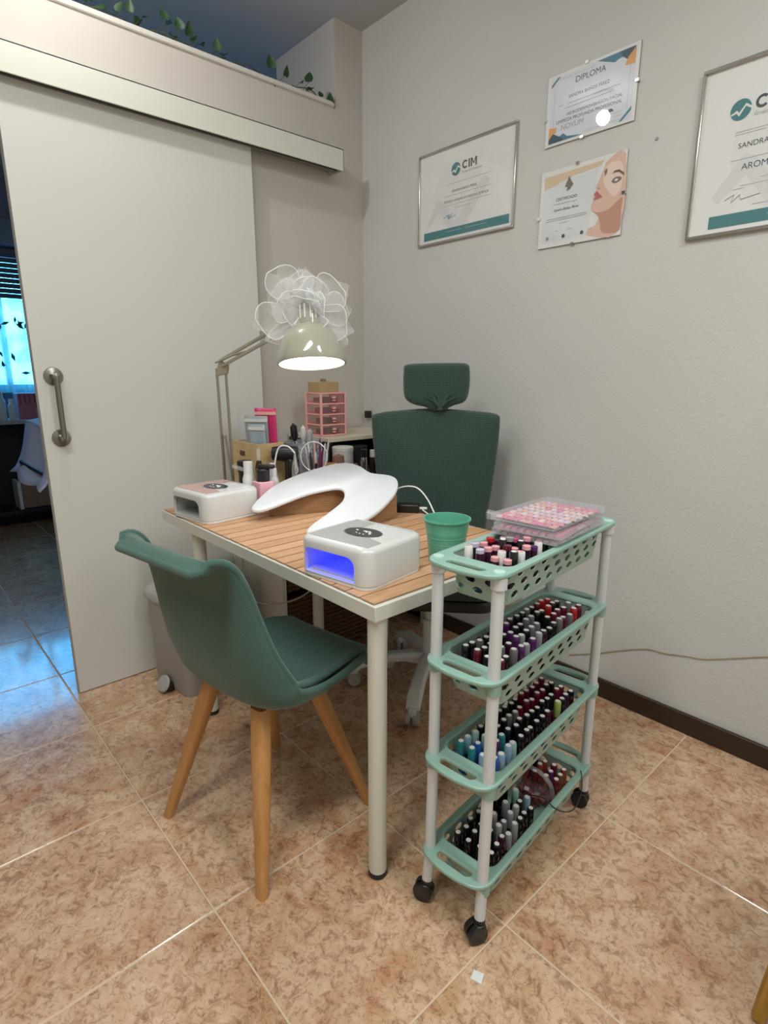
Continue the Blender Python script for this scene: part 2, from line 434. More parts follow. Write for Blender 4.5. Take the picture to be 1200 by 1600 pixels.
cm = bpy.data.materials.new('curtain'); cm.use_nodes = True
n = cm.node_tree.nodes; l = cm.node_tree.links; n.clear()
out = n.new('ShaderNodeOutputMaterial'); tl = n.new('ShaderNodeBsdfTranslucent'); tp = n.new('ShaderNodeBsdfTransparent'); mx = n.new('ShaderNodeMixShader')
tc = n.new('ShaderNodeNewGeometry'); nt = n.new('ShaderNodeTexNoise'); nt.inputs['Scale'].default_value = 7; nt.inputs['Detail'].default_value = 3; l.new(tc.outputs['Position'], nt.inputs['Vector'])
rp = n.new('ShaderNodeValToRGB'); rp.color_ramp.elements[0].position = .38; rp.color_ramp.elements[0].color = (.45, .62, .66, 1); rp.color_ramp.elements[1].position = .62; rp.color_ramp.elements[1].color = (.95, .97, .95, 1)
l.new(nt.outputs[0], rp.inputs[0]); l.new(rp.outputs[0], tl.inputs[0]); l.new(rp.outputs[0], tp.inputs[0]); mx.inputs[0].default_value = .3
l.new(tp.outputs[0], mx.inputs[1]); l.new(tl.outputs[0], mx.inputs[2]); l.new(mx.outputs[0], out.inputs[0])
cu = thing('curtain', (-5.44, .88, 1.06), 'thin pale blue curtain with leafy twigs in front of the bright window', 'curtain')
rows = []
for zi in range(2):
    rows.append([(.012*math.sin(k*.55)+.006*math.sin(k*1.7), -.60+1.2*k/120, zi*.715) for k in range(121)])
MB().grid(rows).build('cloth', cm, cu, smooth=60)
pm = mat('twig_print', (.03, .12, .11), .8)
random.seed(5); q = MB()
for k in range(60):
    y, z = random.uniform(-.5, .5), random.uniform(.08, .66); a = random.uniform(0, PI)
    s_ = random.uniform(.02, .04)
    q.add([(.022, y-s_*math.cos(a), z-s_*math.sin(a)), (.022, y+s_*.35*math.sin(a), z-s_*.35*math.cos(a)), (.022, y+s_*math.cos(a), z+s_*math.sin(a)), (.022, y-s_*.35*math.sin(a), z+s_*.35*math.cos(a))], [(0, 1, 2, 3)])
o = q.build('twig_pattern', pm, cu, smooth=0); o['kind'] = 'stuff'

dark = mat('dark_furniture', (.012, .012, .016), .5)
ct = thing('counter', (-5.325, .375, 0), 'dark counter with a pale worktop below the window of the other room', 'counter')
MB().box((0, 0, .845), (.33, 2.3, .03)).build('worktop', mat('pale_worktop', (.40, .36, .34), .5), ct, .003)
MB().box((-.145, 0, .4149), (.03, 2.26, .828)).build('back_panel', dark, ct)
for y in (-1.10, 1.10): MB().box((-.0, y, .4149), (.30, .04, .828)).build('side_panel', dark, ct)
def bottle_prof(r, h, neck=.35, cap=.25):
    return [(0, 0), (r*.95, 0), (r, r*.1), (r, h*(1-cap-.12)), (r*neck*1.2, h*(1-cap)), (r*neck, h*(1-cap))], [(0, h*(1-cap)), (r*neck*1.25, h*(1-cap)), (r*neck*1.2, h), (0, h)]
def bottle(name, loc, r, h, mb_, mc, lab, cat='bottle', neck=.5, cap=.22, group=None, square=False):
    t = thing(name, loc, lab, cat, 0, group)
    b_, c_ = bottle_prof(r, h, neck, cap)
    MB().lathe(b_, 6 if square else 16).build('bottle_body', mb_, t)
    MB().lathe(c_, 16).build('cap', mc, t)
    return t
mint_pale = mat('pale_bottle', (.62, .68, .72), .4)
rose = mat('rose_box', (.50, .17, .22), .6); rose2 = mat('rose_dark', (.30, .05, .09), .6)
for k, (y, h, r) in enumerate([(.70, .20, .030), (.768, .22, .031), (.835, .16, .027)]):
    bottle('lotion_bottle', (-5.24, y, .86), r, h, mint_pale, M['white_matte'], ['pale lotion bottle nearest the left edge on the worktop of the other room', 'tall pale lotion bottle in the middle on the worktop of the other room', 'short pale bottle in front of the pink box in the other room'][k])
t = thing('storage_box', (-5.33, 1.03, .86), 'pink ribbed storage box on the worktop below the bright window', 'box')
MB().box((0, 0, .10), (.16, .30, .20)).build('box_body', rose, t, .006)
q = MB()
for k in range(9): q.box((.082, -.13+.0325*k, .155), (.004, .008, .07))
q.build('rib', rose2, t)
MB().box((.085, .05, .05), (.012, .17, .07)).build('label_panel', mat('label_pale', (.5, .4, .42), .6), t)
t = thing('magnifier_shade', (-5.30, .66, 1.10), 'small white cone lamp shade above the bottles in the other room', 'lamp')
MB().lathe([(.012, .09), (.02, .085), (.07, 0), (.066, 0), (.016, .08)], 20, caps=(False, False)).build('shade', M['white_matte'], t)
MB().tube([(0, 0, .09), (0, -.03, .16), (0, -.10, .15), (-.02, -.13, -.24)], .006).build('stand', M['white_matte'], t)
# crate, socket box
t = thing('wooden_crate', (-5.28, 1.02, .16), 'brown wooden crate with pale end on a low shelf in the other room', 'crate')
MB().box((0, 0, .11), (.20, .42, .21)).build('crate_body', wood('crate_wood', (.24, .13, .09), (.38, .22, .15)), t, .004)
MB().box((.0, -.225, .11), (.21, .025, .22)).build('end_board', M['white_matte'], t, .003)
MB().box((.02, 0, .145), (.28, 2.14, .03)).build('shelf_board', dark, ct)
t = thing('small_box', (-5.28, .86, .3805), 'small white box standing on the brown crate in the other room', 'box')
MB().box((0, .02, .05), (.06, .12, .10)).build('carton', M['white_matte'], t, .003)
# treatment bed under a sheet
bed = thing('treatment_bed', (-3.15, 1.11, 0), 'treatment bed on thin metal legs behind the sliding door', 'bed')
MB().box((0, .02, .83), (.66, 1.0, .09)).build('mattress', M['white_matte'], bed, .03, 3)
MB().tube([(-.25, -.565, .77), (.25, -.565, .77), (.25, .45, .79), (-.25, .45, .79)], .012, closed=True).build('bed_frame', M['steel'], bed)
for s in (-1, 1):
    MB().tube([(s*.25, -.565, .76), (s*.25, .30, .06)], .012).build('leg', M['steel'], bed)
    MB().tube([(s*.25, .46, .76), (s*.25, -.30, .06)], .012).build('leg', M['steel'], bed)
    for y in (-.30, .30):
        MB().lathe([(0, -.012), (.03, -.012), (.03, .012), (0, .012)], 16, Matrix.Translation((s*.25, y, .031)) @ Matrix.Rotation(R(90), 4, 'Y')).build('caster', M['black'], bed)
shm = mat('sheet_blue_white', (.60, .66, .90), .7)
random.seed(3); rows = []
for j in range(25):
    v = j/24; row = []
    for i in range(33):
        u = i/32; x = -.37+.74*u
        # from the foot of the drape over the bolster to the mattress top
        if v < .5:
            k = v/.5; y = -.60+.11*k**.6 + .012*math.sin(u*11+k*3)*(1-k); z = .68+.28*k+.012*math.sin(u*9)
        else:
            k = (v-.5)/.5; y = -.50+1.0*k; z = .94+.07*math.sin(k*PI*.6)-.085*k**1.5 + .006*math.sin(u*9+k*8)
        row.append((x, y, z))
    rows.append(row)
sheet = MB().grid(rows).build('bed_sheet', shm, smooth=60, solid=.006, loc=(-3.15, 1.11, .03))
tag(sheet, 'rumpled bluish white sheet hanging over the treatment bed', 'sheet')

# ------------------------------------------------------------------ table with slatted mat
tb = thing('table', (-1.4325, 1.0675, 0), 'white rectangular nail table with round legs under the slatted mat', 'table')
MB().box((0, 0, .7175), (1.175, .665, .035)).build('tabletop', M['lamin'], tb, .0015)
for x, y in ((.60, -.318), (-.372, -.315), (-.372, .19), (.56, .22)):
    if x > 0: x = x-.005
    lg = MB().lathe([(0, .012), (.0225, .012), (.0225, .7), (0, .7)], 24).build('leg', M['lamin'], tb, loc=(x if x < 0 else .555, y+.02 if y < 0 else y, 0))
    MB().lathe([(0, 0), (.021, 0), (.0235, .004), (.0235, .016), (0, .016)], 24).build('foot_cap', M['black_rubber'], lg)
mat_t = thing('slatted_mat', (-1.4325, 1.0675, .735), 'wooden slatted mat covering the white table top', 'mat')
MB().box((0, 0, .001), (1.15, .645, .002)).build('backing', M['slatbase'], mat_t)
pitch = .0505; random.seed(2)
qs = [MB().box((0, 0, 0), (pitch-.0052, .652, .003)).mesh('slat', M[k]) for k in ('slat', 'slat2')]
for k in range(23):
    o = inst('slat', qs[k % 2] if random.random() < .8 else qs[0], mat_t, (-.5575+pitch*k, 0, .0035))
TZ = .740

# ------------------------------------------------------------------ nail lamps
glit = mat('silver_glitter', (.55, .56, .56), .25, .3)
v = nodes(glit); vt = v[0].new('ShaderNodeTexVoronoi'); vt.inputs['Scale'].default_value = 260; tcg = v[0].new('ShaderNodeTexCoord'); v[1].new(tcg.outputs['Object'], vt.inputs['Vector'])
bpn = v[0].new('ShaderNodeBump'); bpn.inputs['Strength'].default_value = .9; bpn.inputs['Distance'].default_value = .001; v[1].new(vt.outputs['Color'], bpn.inputs['Height']); v[1].new(bpn.outputs[0], v[2].inputs['Normal'])
glit2 = glit.copy(); glit2.name = 'rose_glitter'; glit2.node_tree.nodes['Principled BSDF'].inputs['Base Color'].default_value = (.75, .50, .48, 1)
disp = mat('display_dark', (.05, .055, .06), .12)
led_on = mat('uv_led_lit', (.1, .1, 1), .4, emit=(.25, .35, 1), es=5)
led_off = mat('led_off', (.7, .7, .6), .3)
inner = mat('lamp_inner_silver', (.55, .56, .58), .35)
digit = mat('display_digits', (.9, .9, .95), .4, emit=(.9, .95, 1), es=1.2)
def nail_lamp(loc, rz, on, label, gl):
    t = thing('nail_lamp', loc, label, 'nail lamp', rz)
    hx, hy, h = .1145, .108, .098
    sh_ = [rrect(hx-.006, hy-.006, .03, 6), rrect(hx, hy, .034, 6), rrect(hx, hy, .034, 6), rrect(hx-.002, hy-.002, .034, 6), rrect(hx-.007, hy-.007, .03, 6), rrect(hx-.012, hy-.012, .028, 6)]
    zs = [.003, .010, h-.012, h-.006, h-.0015, h]
    body = MB().loft([[(x, y, z) for x, y in rr_] for rr_, z in zip(sh_, zs)]).build('housing', M['lampbody'], t, smooth=40)
    # arched opening in the front
    pts = [(-.092, .012), (.070, .012), (.070, .045)] + [(.046+.024*math.cos(R(a)), .050+.022*math.sin(R(a))) for a in range(0, 91, 15)] + [(-.076+.016*math.cos(R(a)), .056+.016*math.sin(R(a))) for a in range(90, 181, 15)]
    c1 = MB().prism(pts, 0, .034, Matrix.Translation((0, -hy+.020, 0)) @ Matrix.Rotation(R(90), 4, 'X')).build('c', None, smooth=0)
    c2 = MB().box((-.004, .0, .045), (.190, .192, .066)).build('c', None, smooth=0)
    for c in (c1, c2): c.matrix_world = t.matrix_basis.copy()
    body.parent = None; body.matrix_basis = t.matrix_basis.copy(); bpy.context.view_layer.update()
    cut(body, [c1, c2]); body.parent = t; body.matrix_basis = Matrix.Identity(4)
    body.data.shade_smooth(); body.data.set_sharp_from_angle(angle=R(40))
    # tray base plate and seam
    MB().prism(rrect(hx-.001, hy-.001, .034, 6), 0, .008).build('base_plate', M['white_gloss'], t, .0015)
    MB().prism(rrect(.090, .090, .01, 3), .0125, .0145).build('tray', inner, t)
    MB().prism(rrect(.090, .090, .01, 3), .0762, .0778).build('reflector', inner, t)
    led = led_on if on else led_off
    lm = MB().lathe([(0, 0), (.003, 0), (.0025, -.003), (0, -.0035)], 10).mesh('led', led)
    for (x, y) in ((-.05, -.055), (-.015, -.06), (-.05, -.02), (-.02, -.03), (.02, -.05), (.045, -.02), (-.04, .03), (.03, .03), (0, .05)):
        inst('led', lm, t, (x, y, .0761))
    # glitter top plate, ribbed rear plate, display
    a = [(x, y) for x, y in rrect(hx-.018, hy-.018, .024, 6)]
    MB().prism([(-.095, -.089), (.095, -.089), (.095, -.040), (-.030, -.005), (-.030, .088), (-.095, .088)], h, h+.0012).build('glitter_plate', gl, t, .0008)
    q = MB()
    for k in range(14): q.box((-.010+.0072*k, .036, h+.0008), (.0045, .088 if k > 4 else .04, .0016)) if k > 4 else q.box((-.018+.0072*k, .065, h+.0008), (.0045, .03, .0016))
    q.build('groove_rib', M['white_gloss'], t)
    el = [(.004+.052*math.cos(2*PI*i/40), .0+.034*math.sin(2*PI*i/40)) for i in range(40)]
    MB().prism(el, h+.001, h+.003).build('display', disp, t, .0008)
    el2 = [(.004+.055*math.cos(2*PI*i/40), .0+.037*math.sin(2*PI*i/40)) for i in range(40)]
    MB().prism(el2, h, h+.0018).build('display_ring', M['chrome'], t)
    q = MB()
    for k, (x, y, a_, ln) in enumerate([(-.020, .006, 0, .007), (.004, .008, 20, .009), (.012, .004, 90, .007), (.016, .010, 10, .007), (.024, .002, 45, .008), (.030, -.006, 90, .006), (-.006, -.014, 0, .003), (.006, -.016, 0, .003), (.018, -.016, 0, .003)]):
        q.box((x, y, h+.0032), (ln, .0018, .0004), rot=(0, 0, R(a_)))
    q.build('display_digit', digit, t)
    if on:
        L_ = bpy.data.lights.new('uv_light', 'AREA'); L_.shape = 'RECTANGLE'; L_.size = .12; L_.size_y = .10; L_.energy = .32; L_.color = (.010, .018, 1)
        o = bpy.data.objects.new('uv_light', L_); col.objects.link(o); o.parent = t; o.location = (0, 0, .068)
    return t
nail_lamp((-1.034, .857, TZ), R(9), True, 'white nail lamp glowing blue inside at the front of the table', glit)
nail_lamp((-1.818, .850, TZ), R(6.5), False, 'white nail lamp switched off with pinkish glitter top at the left end', glit2)

# ------------------------------------------------------------------ hand rest
hr = thing('hand_rest', (-1.55, 1.15, TZ), 'white padded hand rest board of curved V shape on brown wooden supports', 'hand rest')
outl = [(-1.648, .893), (-1.668, .915), (-1.695, .955), (-1.739, 1.041), (-1.750, 1.156), (-1.728, 1.285), (-1.688, 1.336), (-1.63, 1.345), (-1.552, 1.332), (-1.481, 1.362), (-1.425, 1.346), (-1.366, 1.283), (-1.321, 1.188), (-1.300, 1.105),
        (-1.303, 1.02), (-1.318, .96), (-1.345, .925), (-1.378, .925), (-1.400, .965), (-1.425, 1.05), (-1.453, 1.121), (-1.502, 1.168), (-1.543, 1.178), (-1.570, 1.143), (-1.593, 1.078), (-1.598, 1.003), (-1.600, .951), (-1.608, .908), (-1.628, .888)]
sm = cr([(a, b) for a, b in outl], 3, True)
def pz(x, y): return .790+.25*((x+1.60)*-.55+(y-.93)*.83)-TZ
def off(p, d):  # pull the outline in a little
    out = []
    n_ = len(p)
    for i in range(n_):
        t_ = (p[(i+1) % n_]-p[i-1]); nn = Vector((t_.y, -t_.x)).normalized() if t_.length > 0 else Vector((0, 0)); out.append(p[i]+nn*d)
    return out
area2 = sum(sm[i-1].x*sm[i].y-sm[i].x*sm[i-1].y for i in range(len(sm)))
sg = -1 if area2 > 0 else 1
rings = []
for d, dz in ((.006, -.014), (.001, -.011), (0, -.006), (.001, -.002), (.006, .0005)):
    rings.append([(p.x+1.55, p.y-1.15, pz(p.x, p.y)+dz) for p in off(sm, d*sg)])
MB().loft(rings).build('pad', M['cover'], hr, smooth=50)
def board(p0, p1, th=.016):
    a, b = Vector(p0), Vector(p1); d = (b-a).normalized(); nrm = Vector((-d.y, d.x))*th/2
    vs = []
    for p in (a, b):
        for s_ in (-1, 1):
            q = p+nrm*s_
            vs.append((q.x+1.55, q.y-1.15, 0)); vs.append((q.x+1.55, q.y-1.15, pz(q.x, q.y)-.0135))
    return MB().add(vs, [(0, 1, 3, 2), (4, 6, 7, 5), (0, 4, 5, 1), (2, 3, 7, 6), (0, 2, 6, 4), (1, 5, 7, 3)])
board((-1.672, .975), (-1.560, 1.235)).build('support_board', M['walnut'], hr, .001)
board((-1.350, 1.08), (-1.372, 1.285)).build('support_board', M['walnut'], hr, .001)

# ------------------------------------------------------------------ tulip chair with wooden legs
ch = thing('side_chair', (-1.245, .682, 0), 'green quilted shell chair on four splayed beech legs in front of the table', 'chair', R(9))
prof = [(.240, .425), (.235, .445), (.19, .452), (.10, .440), (.01, .426), (-.08, .426), (-.140, .458), (-.172, .530), (-.188, .610), (-.198, .690), (-.208, .757), (-.228, .814), (-.254, .838), (-.279, .826)]
wid = [.170, .180, .196, .210, .218, .220, .218, .210, .201, .192, .186, .181, .172, .150]
rai = [.004, .006, .012, .026, .044, .066, .082, .076, .060, .046, .036, .027, .010, .002]
def shell(inset=0, lift=0, v0=0, v1=1, nu=24):
    D = [(p[0], p[1], a, b) for p, a, b in zip(prof, wid, rai)]
    C = cr([(d[0], d[1], 0) for d in D], 4); W = cr([(d[2], d[3], 0) for d in D], 4)
    n_ = len(C); rows = []
    for j in range(n_):
        if not (v0 <= j/(n_-1) <= v1): continue
        t_ = (C[min(j+1, n_-1)]-C[max(j-1, 0)]).normalized(); nn = Vector((t_.y, -t_.x))
        # normal points to the sitter (up on the seat, forward on the back)
        if nn.y < 0 and j < n_*.5: nn = -nn
        if j >= n_*.5 and nn.x < 0: nn = -nn
        row = []
        for i in range(nu+1):
            u = -1+2*i/nu; wq = W[j].x-inset; k = W[j].y*abs(u)**2.6
            row.append((wq*math.sin(u*PI/2*.98)/math.sin(PI/2*.98) if abs(u) < 2 else 0, C[j].x+nn.x*(k+lift), C[j].y+nn.y*(k+lift)))
        rows.append(row)
    return rows
o = MB().grid(shell()).build('shell', M['fabric_chair'], ch, smooth=70, solid=.016); o.modifiers['solid'].offset = 0
mods(o, .004, 2)
q = MB().grid(shell(.026, .014, .06, .47)).build('seat_cushion', M['fabric_chair'], ch, smooth=70, solid=.018)
# piping along the rim of the shell
rws = shell(); edge = [r[0] for r in rws] + rws[-1][1:] + [r[-1] for r in reversed(rws)][1:] + list(reversed(rws[0]))[1:-1]
MB().tube(edge, .0095, 8, closed=True).build('rim_piping', M['fabric_chair'], ch, smooth=80)
for sx in (-1, 1):
    for sy in (-1, 1):
        top = Vector((sx*.10, sy*.085-.005, .418)); bot = Vector((sx*.205, sy*.197, 0))
        d = (bot-top)
        path = [top, top+d*.22, top+d*.55, bot]
        lg = MB()
        rings = []
        for k, (p, r_) in enumerate(zip(path, (.024, .0235, .0195, .0145))):
            rings.append([(p.x+a, p.y+b, p.z) for a, b in rrect(r_, r_*.85, r_*.55, 3)])
        lg.loft(rings).build('leg', M['beech'], ch, smooth=40)
MB().box((0, .0, .408), (.17, .15, .012)).build('mount_plate', M['black'], ch, .003)

# ------------------------------------------------------------------ office chair behind the table
oc = thing('office_chair', (-1.42, 1.52, 0), 'white office chair with dark green cover and headrest between table and wall', 'office chair', R(42))
# local: -y faces the camera side (front), +y back
def slab_outline(wt, wb, z0, z1, r, n=5):
    pts = []
    corners = [(wt/2, z1), (-wt/2, z1), (-wb/2, z0), (wb/2, z0)]
    out = []
    for i, (x, z) in enumerate(corners):
        p = Vector(corners[i-1])-Vector((x, z)); q_ = Vector(corners[(i+1) % 4])-Vector((x, z)); p.normalize(); q_.normalize()
        a = Vector((x, z))+p*r; b = Vector((x, z))+q_*r; c_ = Vector((x, z))
        for k in range(n+1):
            t_ = k/n; out.append((1-t_)**2*a+2*t_*(1-t_)*c_+t_*t_*b)
    return out
def pad(outline, y0, th, curve=0, pinch=None):
    rings = []
    for dy, ins in ((0, .03), (.006, .012), (.02, .002), (th-.02, .0), (th-.006, .008), (th, .025)):
        cxm = sum(p.x for p in outline)/len(outline); czm = sum(p.y for p in outline)/len(outline)
        ring = []
        for p in outline:
            v_ = Vector((p.x-cxm, p.y-czm)); L_ = v_.length; v_ = v_*(1-ins/max(L_, .01))
            x, z = v_.x+cxm, v_.y+czm
            ring.append((x, y0+dy-curve*abs(x)**2*3, z))
        rings.append(ring)
    return MB().loft(rings)
bk = cr([(-.245, 1.035), (-.232, 1.066), (-.12, 1.080), (0, 1.086), (.12, 1.080), (.232, 1.070), (.248, 1.035), (.242, .90), (.222, .70), (.205, .58), (.15, .535), (0, .53), (-.15, .535), (-.200, .58), (-.215, .70), (-.235, .90)], 4, True)
pad(bk, .14, .07, .25).build('backrest', M['fabric_office'], oc, smooth=50, sub=1)
HZ = -.022
hdp = cr([(a_, b_+HZ) for a_, b_ in [(-.125, 1.25), (-.118, 1.272), (-.06, 1.278), (.06, 1.280), (.118, 1.276), (.130, 1.25), (.130, 1.18), (.115, 1.135), (.07, 1.118), (.035, 1.100), (-.01, 1.098), (-.04, 1.112), (-.085, 1.122), (-.118, 1.145), (-.126, 1.19)]], 4, True)
hrs = pad(hdp, .12, .085, 0).build('headrest', M['fabric_office'], oc, smooth=50, sub=1)
q = MB()
for k in range(7):
    a = R(-130+k*15); x0, z0 = .02, 1.105+HZ
    q.tube([(x0+.01*math.cos(a)*-1, .118, z0), (x0+(.035+.01*(k % 2))*math.sin(R(-50+k*17)), .116, z0+.035+.008*(k % 3)), (x0+.09*math.sin(R(-50+k*17)), .122, z0+.05+.008*(k % 3))], [.006, .0045, .001], 6)
q.build('gathered_fold', M['fabric_office'], hrs, smooth=60)
MB().box((0, .19, 1.10), (.05, .02, .20)).build('headrest_bracket', M['white_gloss'], oc, .004)
MB().tube([(0, .23, 1.05), (0, .25, .8), (0, .20, .50), (0, .05, .405)], [.02, .022, .025, .025], 10).build('back_stem', M['white_gloss'], oc)
MB().prism([(a, b-.02) for a, b in rrect(.245, .235, .08, 6)], .415, .455).build('seat_shell', M['black'], oc, .01)
MB().prism([(a, b-.02) for a, b in rrect(.24, .23, .08, 6)], .455, .505).build('seat', M['fabric_office'], oc, .018, 3)
MB().lathe([(0, .08), (.045, .08), (.04, .12), (.027, .13), (.027, .28), (.018, .28), (.018, .415), (0, .415)], 20).build('gas_lift', M['white_gloss'], oc)
for k in range(5):
    a = R(-99+72*k); d = Vector((math.cos(a), math.sin(a), 0))
    rings = []
    sd = Vector((-d.y, d.x, 0))
    for (rr_, z, w_, h_) in ((.02, .115, .028, .05), (.10, .125, .026, .035), (.20, .120, .026, .03), (.27, .095, .028, .028), (.30, .065, .026, .018)):
        c_ = d*rr_+Vector((0, 0, z))
        rings.append([c_+sd*w_*x+Vector((0, 0, h_*z_)) for x, z_ in ((1, -.5), (1, .2), (.6, .5), (-.6, .5), (-1, .2), (-1, -.5))])
    arm = MB().loft(rings).build('base_arm', M['white_gloss'], oc, .004, smooth=40)
    cp = d*.30
    Mx = Matrix.Translation((cp.x, cp.y, .028)) @ Matrix.Rotation(a, 4, 'Z')
    q = MB()
    for s_ in (-1, 1): q.lathe([(0, -.009), (.024, -.009), (.026, -.004), (.026, .004), (.024, .009), (0, .009)], 18, Mx @ Matrix.Translation((0, s_*.014, 0)) @ Matrix.Rotation(R(90), 4, 'X'))
    q.build('caster_wheel', M['grey_lid'], arm)
    MB().box((0, 0, .025), (.03, .03, .035), Mx).build('caster_hood', M['white_gloss'], arm, .005)

# ------------------------------------------------------------------ desk lamp with tulle bow
dl = thing('desk_lamp', (-2.0, .995, TZ), 'champagne articulated desk lamp lit over the table, its shade tied with tulle', 'lamp')
MB().box((0, 0, -.0), (.05, .06, .0)) if False else None
MB().lathe([(0, 0), (.032, 0), (.032, .012), (.015, .02), (.013, .075), (0, .075)], 20).build('clamp_base', M['arm'], dl)
E0, E1 = Vector((0, 0, .07)), Vector((.002, -.004, .495))
ARM = Vector((.49, .035, .635))   # joint at the shade, local
sidev = Vector((.75, .66, 0)).normalized()
def bars(p, q_, off_, r_=.0045):
    for s_ in (-1, 1):
        MB().box((0, 0, 0), (.009, .006, (q_-p).length), Matrix.Translation((p+q_)/2+sidev*off_*s_) @ (q_-p).to_track_quat('Z', 'Y').to_matrix().to_4x4()).build('arm_bar', M['arm'], dl, .001)
bars(E0, E1, .017)
perp = Vector((0, 0, 1)).cross((ARM-E1)).cross(ARM-E1).normalized()
A0 = E1+Vector((.0, 0, .012))
for s_, c_ in ((-1, .0), (1, .022)):
    p, q_ = E1+perp*(-c_*1)+Vector((0, 0, .005)), ARM+perp*(-c_)
    MB().box((0, 0, 0), (.008, .010, (q_-p).length), Matrix.Translation((p+q_)/2) @ (q_-p).to_track_quat('Z', 'Y').to_matrix().to_4x4()).build('arm_bar', M['arm'], dl, .001)
MB().prism([(-.022, -.03), (.024, -.02), (.03, .012), (-.004, .03)], -.008, .008, Matrix.Translation(E1) @ Matrix.Rotation(R(40), 4, 'Z') @ Matrix.Rotation(R(90), 4, 'X')).build('elbow_plate', M['arm'], dl, .002)
def spring(p, q_, r_=.005, turns=26):
    d = (q_-p); t_ = d.normalized(); a = t_.orthogonal().normalized(); b = t_.cross(a)
    return MB().tube([p+d*(i/(turns*6))+r_*(math.cos(i*PI/3)*a+math.sin(i*PI/3)*b) for i in range(turns*6+1)], .0011, 4)
spring(E0+Vector((.03, 0, .01)), E0+Vector((.012, -.01, .18))).build('spring', M['steel'], dl)
spring(E0+Vector((-.01, -.01, .01)), E0+Vector((-.008, -.012, .18))).build('spring', M['steel'], dl)
MB().tube([E1+Vector((-.02, -.01, .02)), E1+Vector((.10, .0, .045)), E1+Vector((.155, .02, .055))], .004).build('link_rod', M['arm'], dl)
S = Vector((.547, .02, .505))     # centre of the shade mouth, local
Ms = Matrix.Translation(S) @ Matrix.Rotation(R(48), 4, 'Z') @ Matrix.Rotation(R(-10), 4, 'X') @ Matrix.Rotation(R(-3), 4, 'Y')
dome = [(.102, 0), (.1035, .004), (.101, .022), (.096, .045), (.087, .070), (.073, .093), (.056, .108), (.038, .114)]
inn = [(r_-.003, z-.002 if z > .01 else z) for r_, z in reversed(dome)]
sh = MB().lathe(dome+inn, 48, Ms, (False, False)).build('lamp_shade', M['shade'], dl, smooth=60)
MB().lathe([(.037, .112), (.036, .150), (.030, .156), (.028, .176), (0, .180)], 24, Ms, (False, False)).build('socket_housing', M['shade'], dl, smooth=40)
q = MB()
for k in range(14):
    a = 2*PI*k/14; q.box((.0360*math.cos(a), .0360*math.sin(a), .148), (.004, .0045, .04), Ms, rot=(0, 0, a))
q.build('cooling_fin', M['white_gloss'], dl)
MB().lathe([(0, .006), (.088, .006), (.088, .010), (0, .012)], 40, Ms).build('bulb_diffuser', mat('bulb_white', (1, 1, 1), .5, emit=(1, .97, .96), es=15), dl)
MB().tube([ARM, ARM+Vector((.03, .0, .01)), Vector(Ms @ Vector((-.02, 0, .135)))], .009).build('swivel', M['arm'], dl)
# tulle bow
tm = bpy.data.materials.new('tulle'); tm.use_nodes = True; n = tm.node_tree.nodes; l = tm.node_tree.links; n.clear()
out = n.new('ShaderNodeOutputMaterial'); a_ = n.new('ShaderNodeBsdfTransparent'); b_ = n.new('ShaderNodeBsdfDiffuse'); b_.inputs[0].default_value = (.95, .95, .96, 1)
c_ = n.new('ShaderNodeBsdfTranslucent'); c_.inputs[0].default_value = (.95, .95, .96, 1); ad_ = n.new('ShaderNodeMixShader'); l.new(b_.outputs[0], ad_.inputs[1]); l.new(c_.outputs[0], ad_.inputs[2])
mx = n.new('ShaderNodeMixShader'); mx.inputs[0].default_value = .38; l.new(a_.outputs[0], mx.inputs[1]); l.new(ad_.outputs[0], mx.inputs[2]); l.new(mx.outputs[0], out.inputs[0])
edge_m = mat('ribbon_edge', (.92, .92, .93), .4)
BC = Vector(Ms @ Vector((-.012, 0, .158)))
bow = thing('tulle_bow', Vector((-2.0, .995, TZ))+BC, 'large white sheer tulle bow tied on top of the lamp shade', 'bow')
RV, UV, FV = rr.copy(), Vector((0, 0, 1)), Vector((.743, -.669, 0))
random.seed(11)
petals = [  # (angle in the view plane, length, half width, lean toward the viewer)
    (200, .150, .055, .25), (150, .115, .060, -.2), (128, .135, .062, .35), (103, .118, .050, -.35), (82, .110, .045, .45), (58, .100, .050, -.25),
    (95, .06, .05, 1.2), (150, .065, .05, 1.0), (40, .065, .05, 1.1), (190, .07, .045, 1.0), (120, .05, .05, -.5), (70, .055, .05, .2), (10, .07, .045, .9),
    (30, .140, .060, .3), (4, .130, .055, -.1), (-22, .155, .058, .35), (-42, .150, .036, -.2), (-70, .105, .055, .75), (172, .100, .055, .7), (222, .140, .045, .1), (75, .085, .045, .9)]
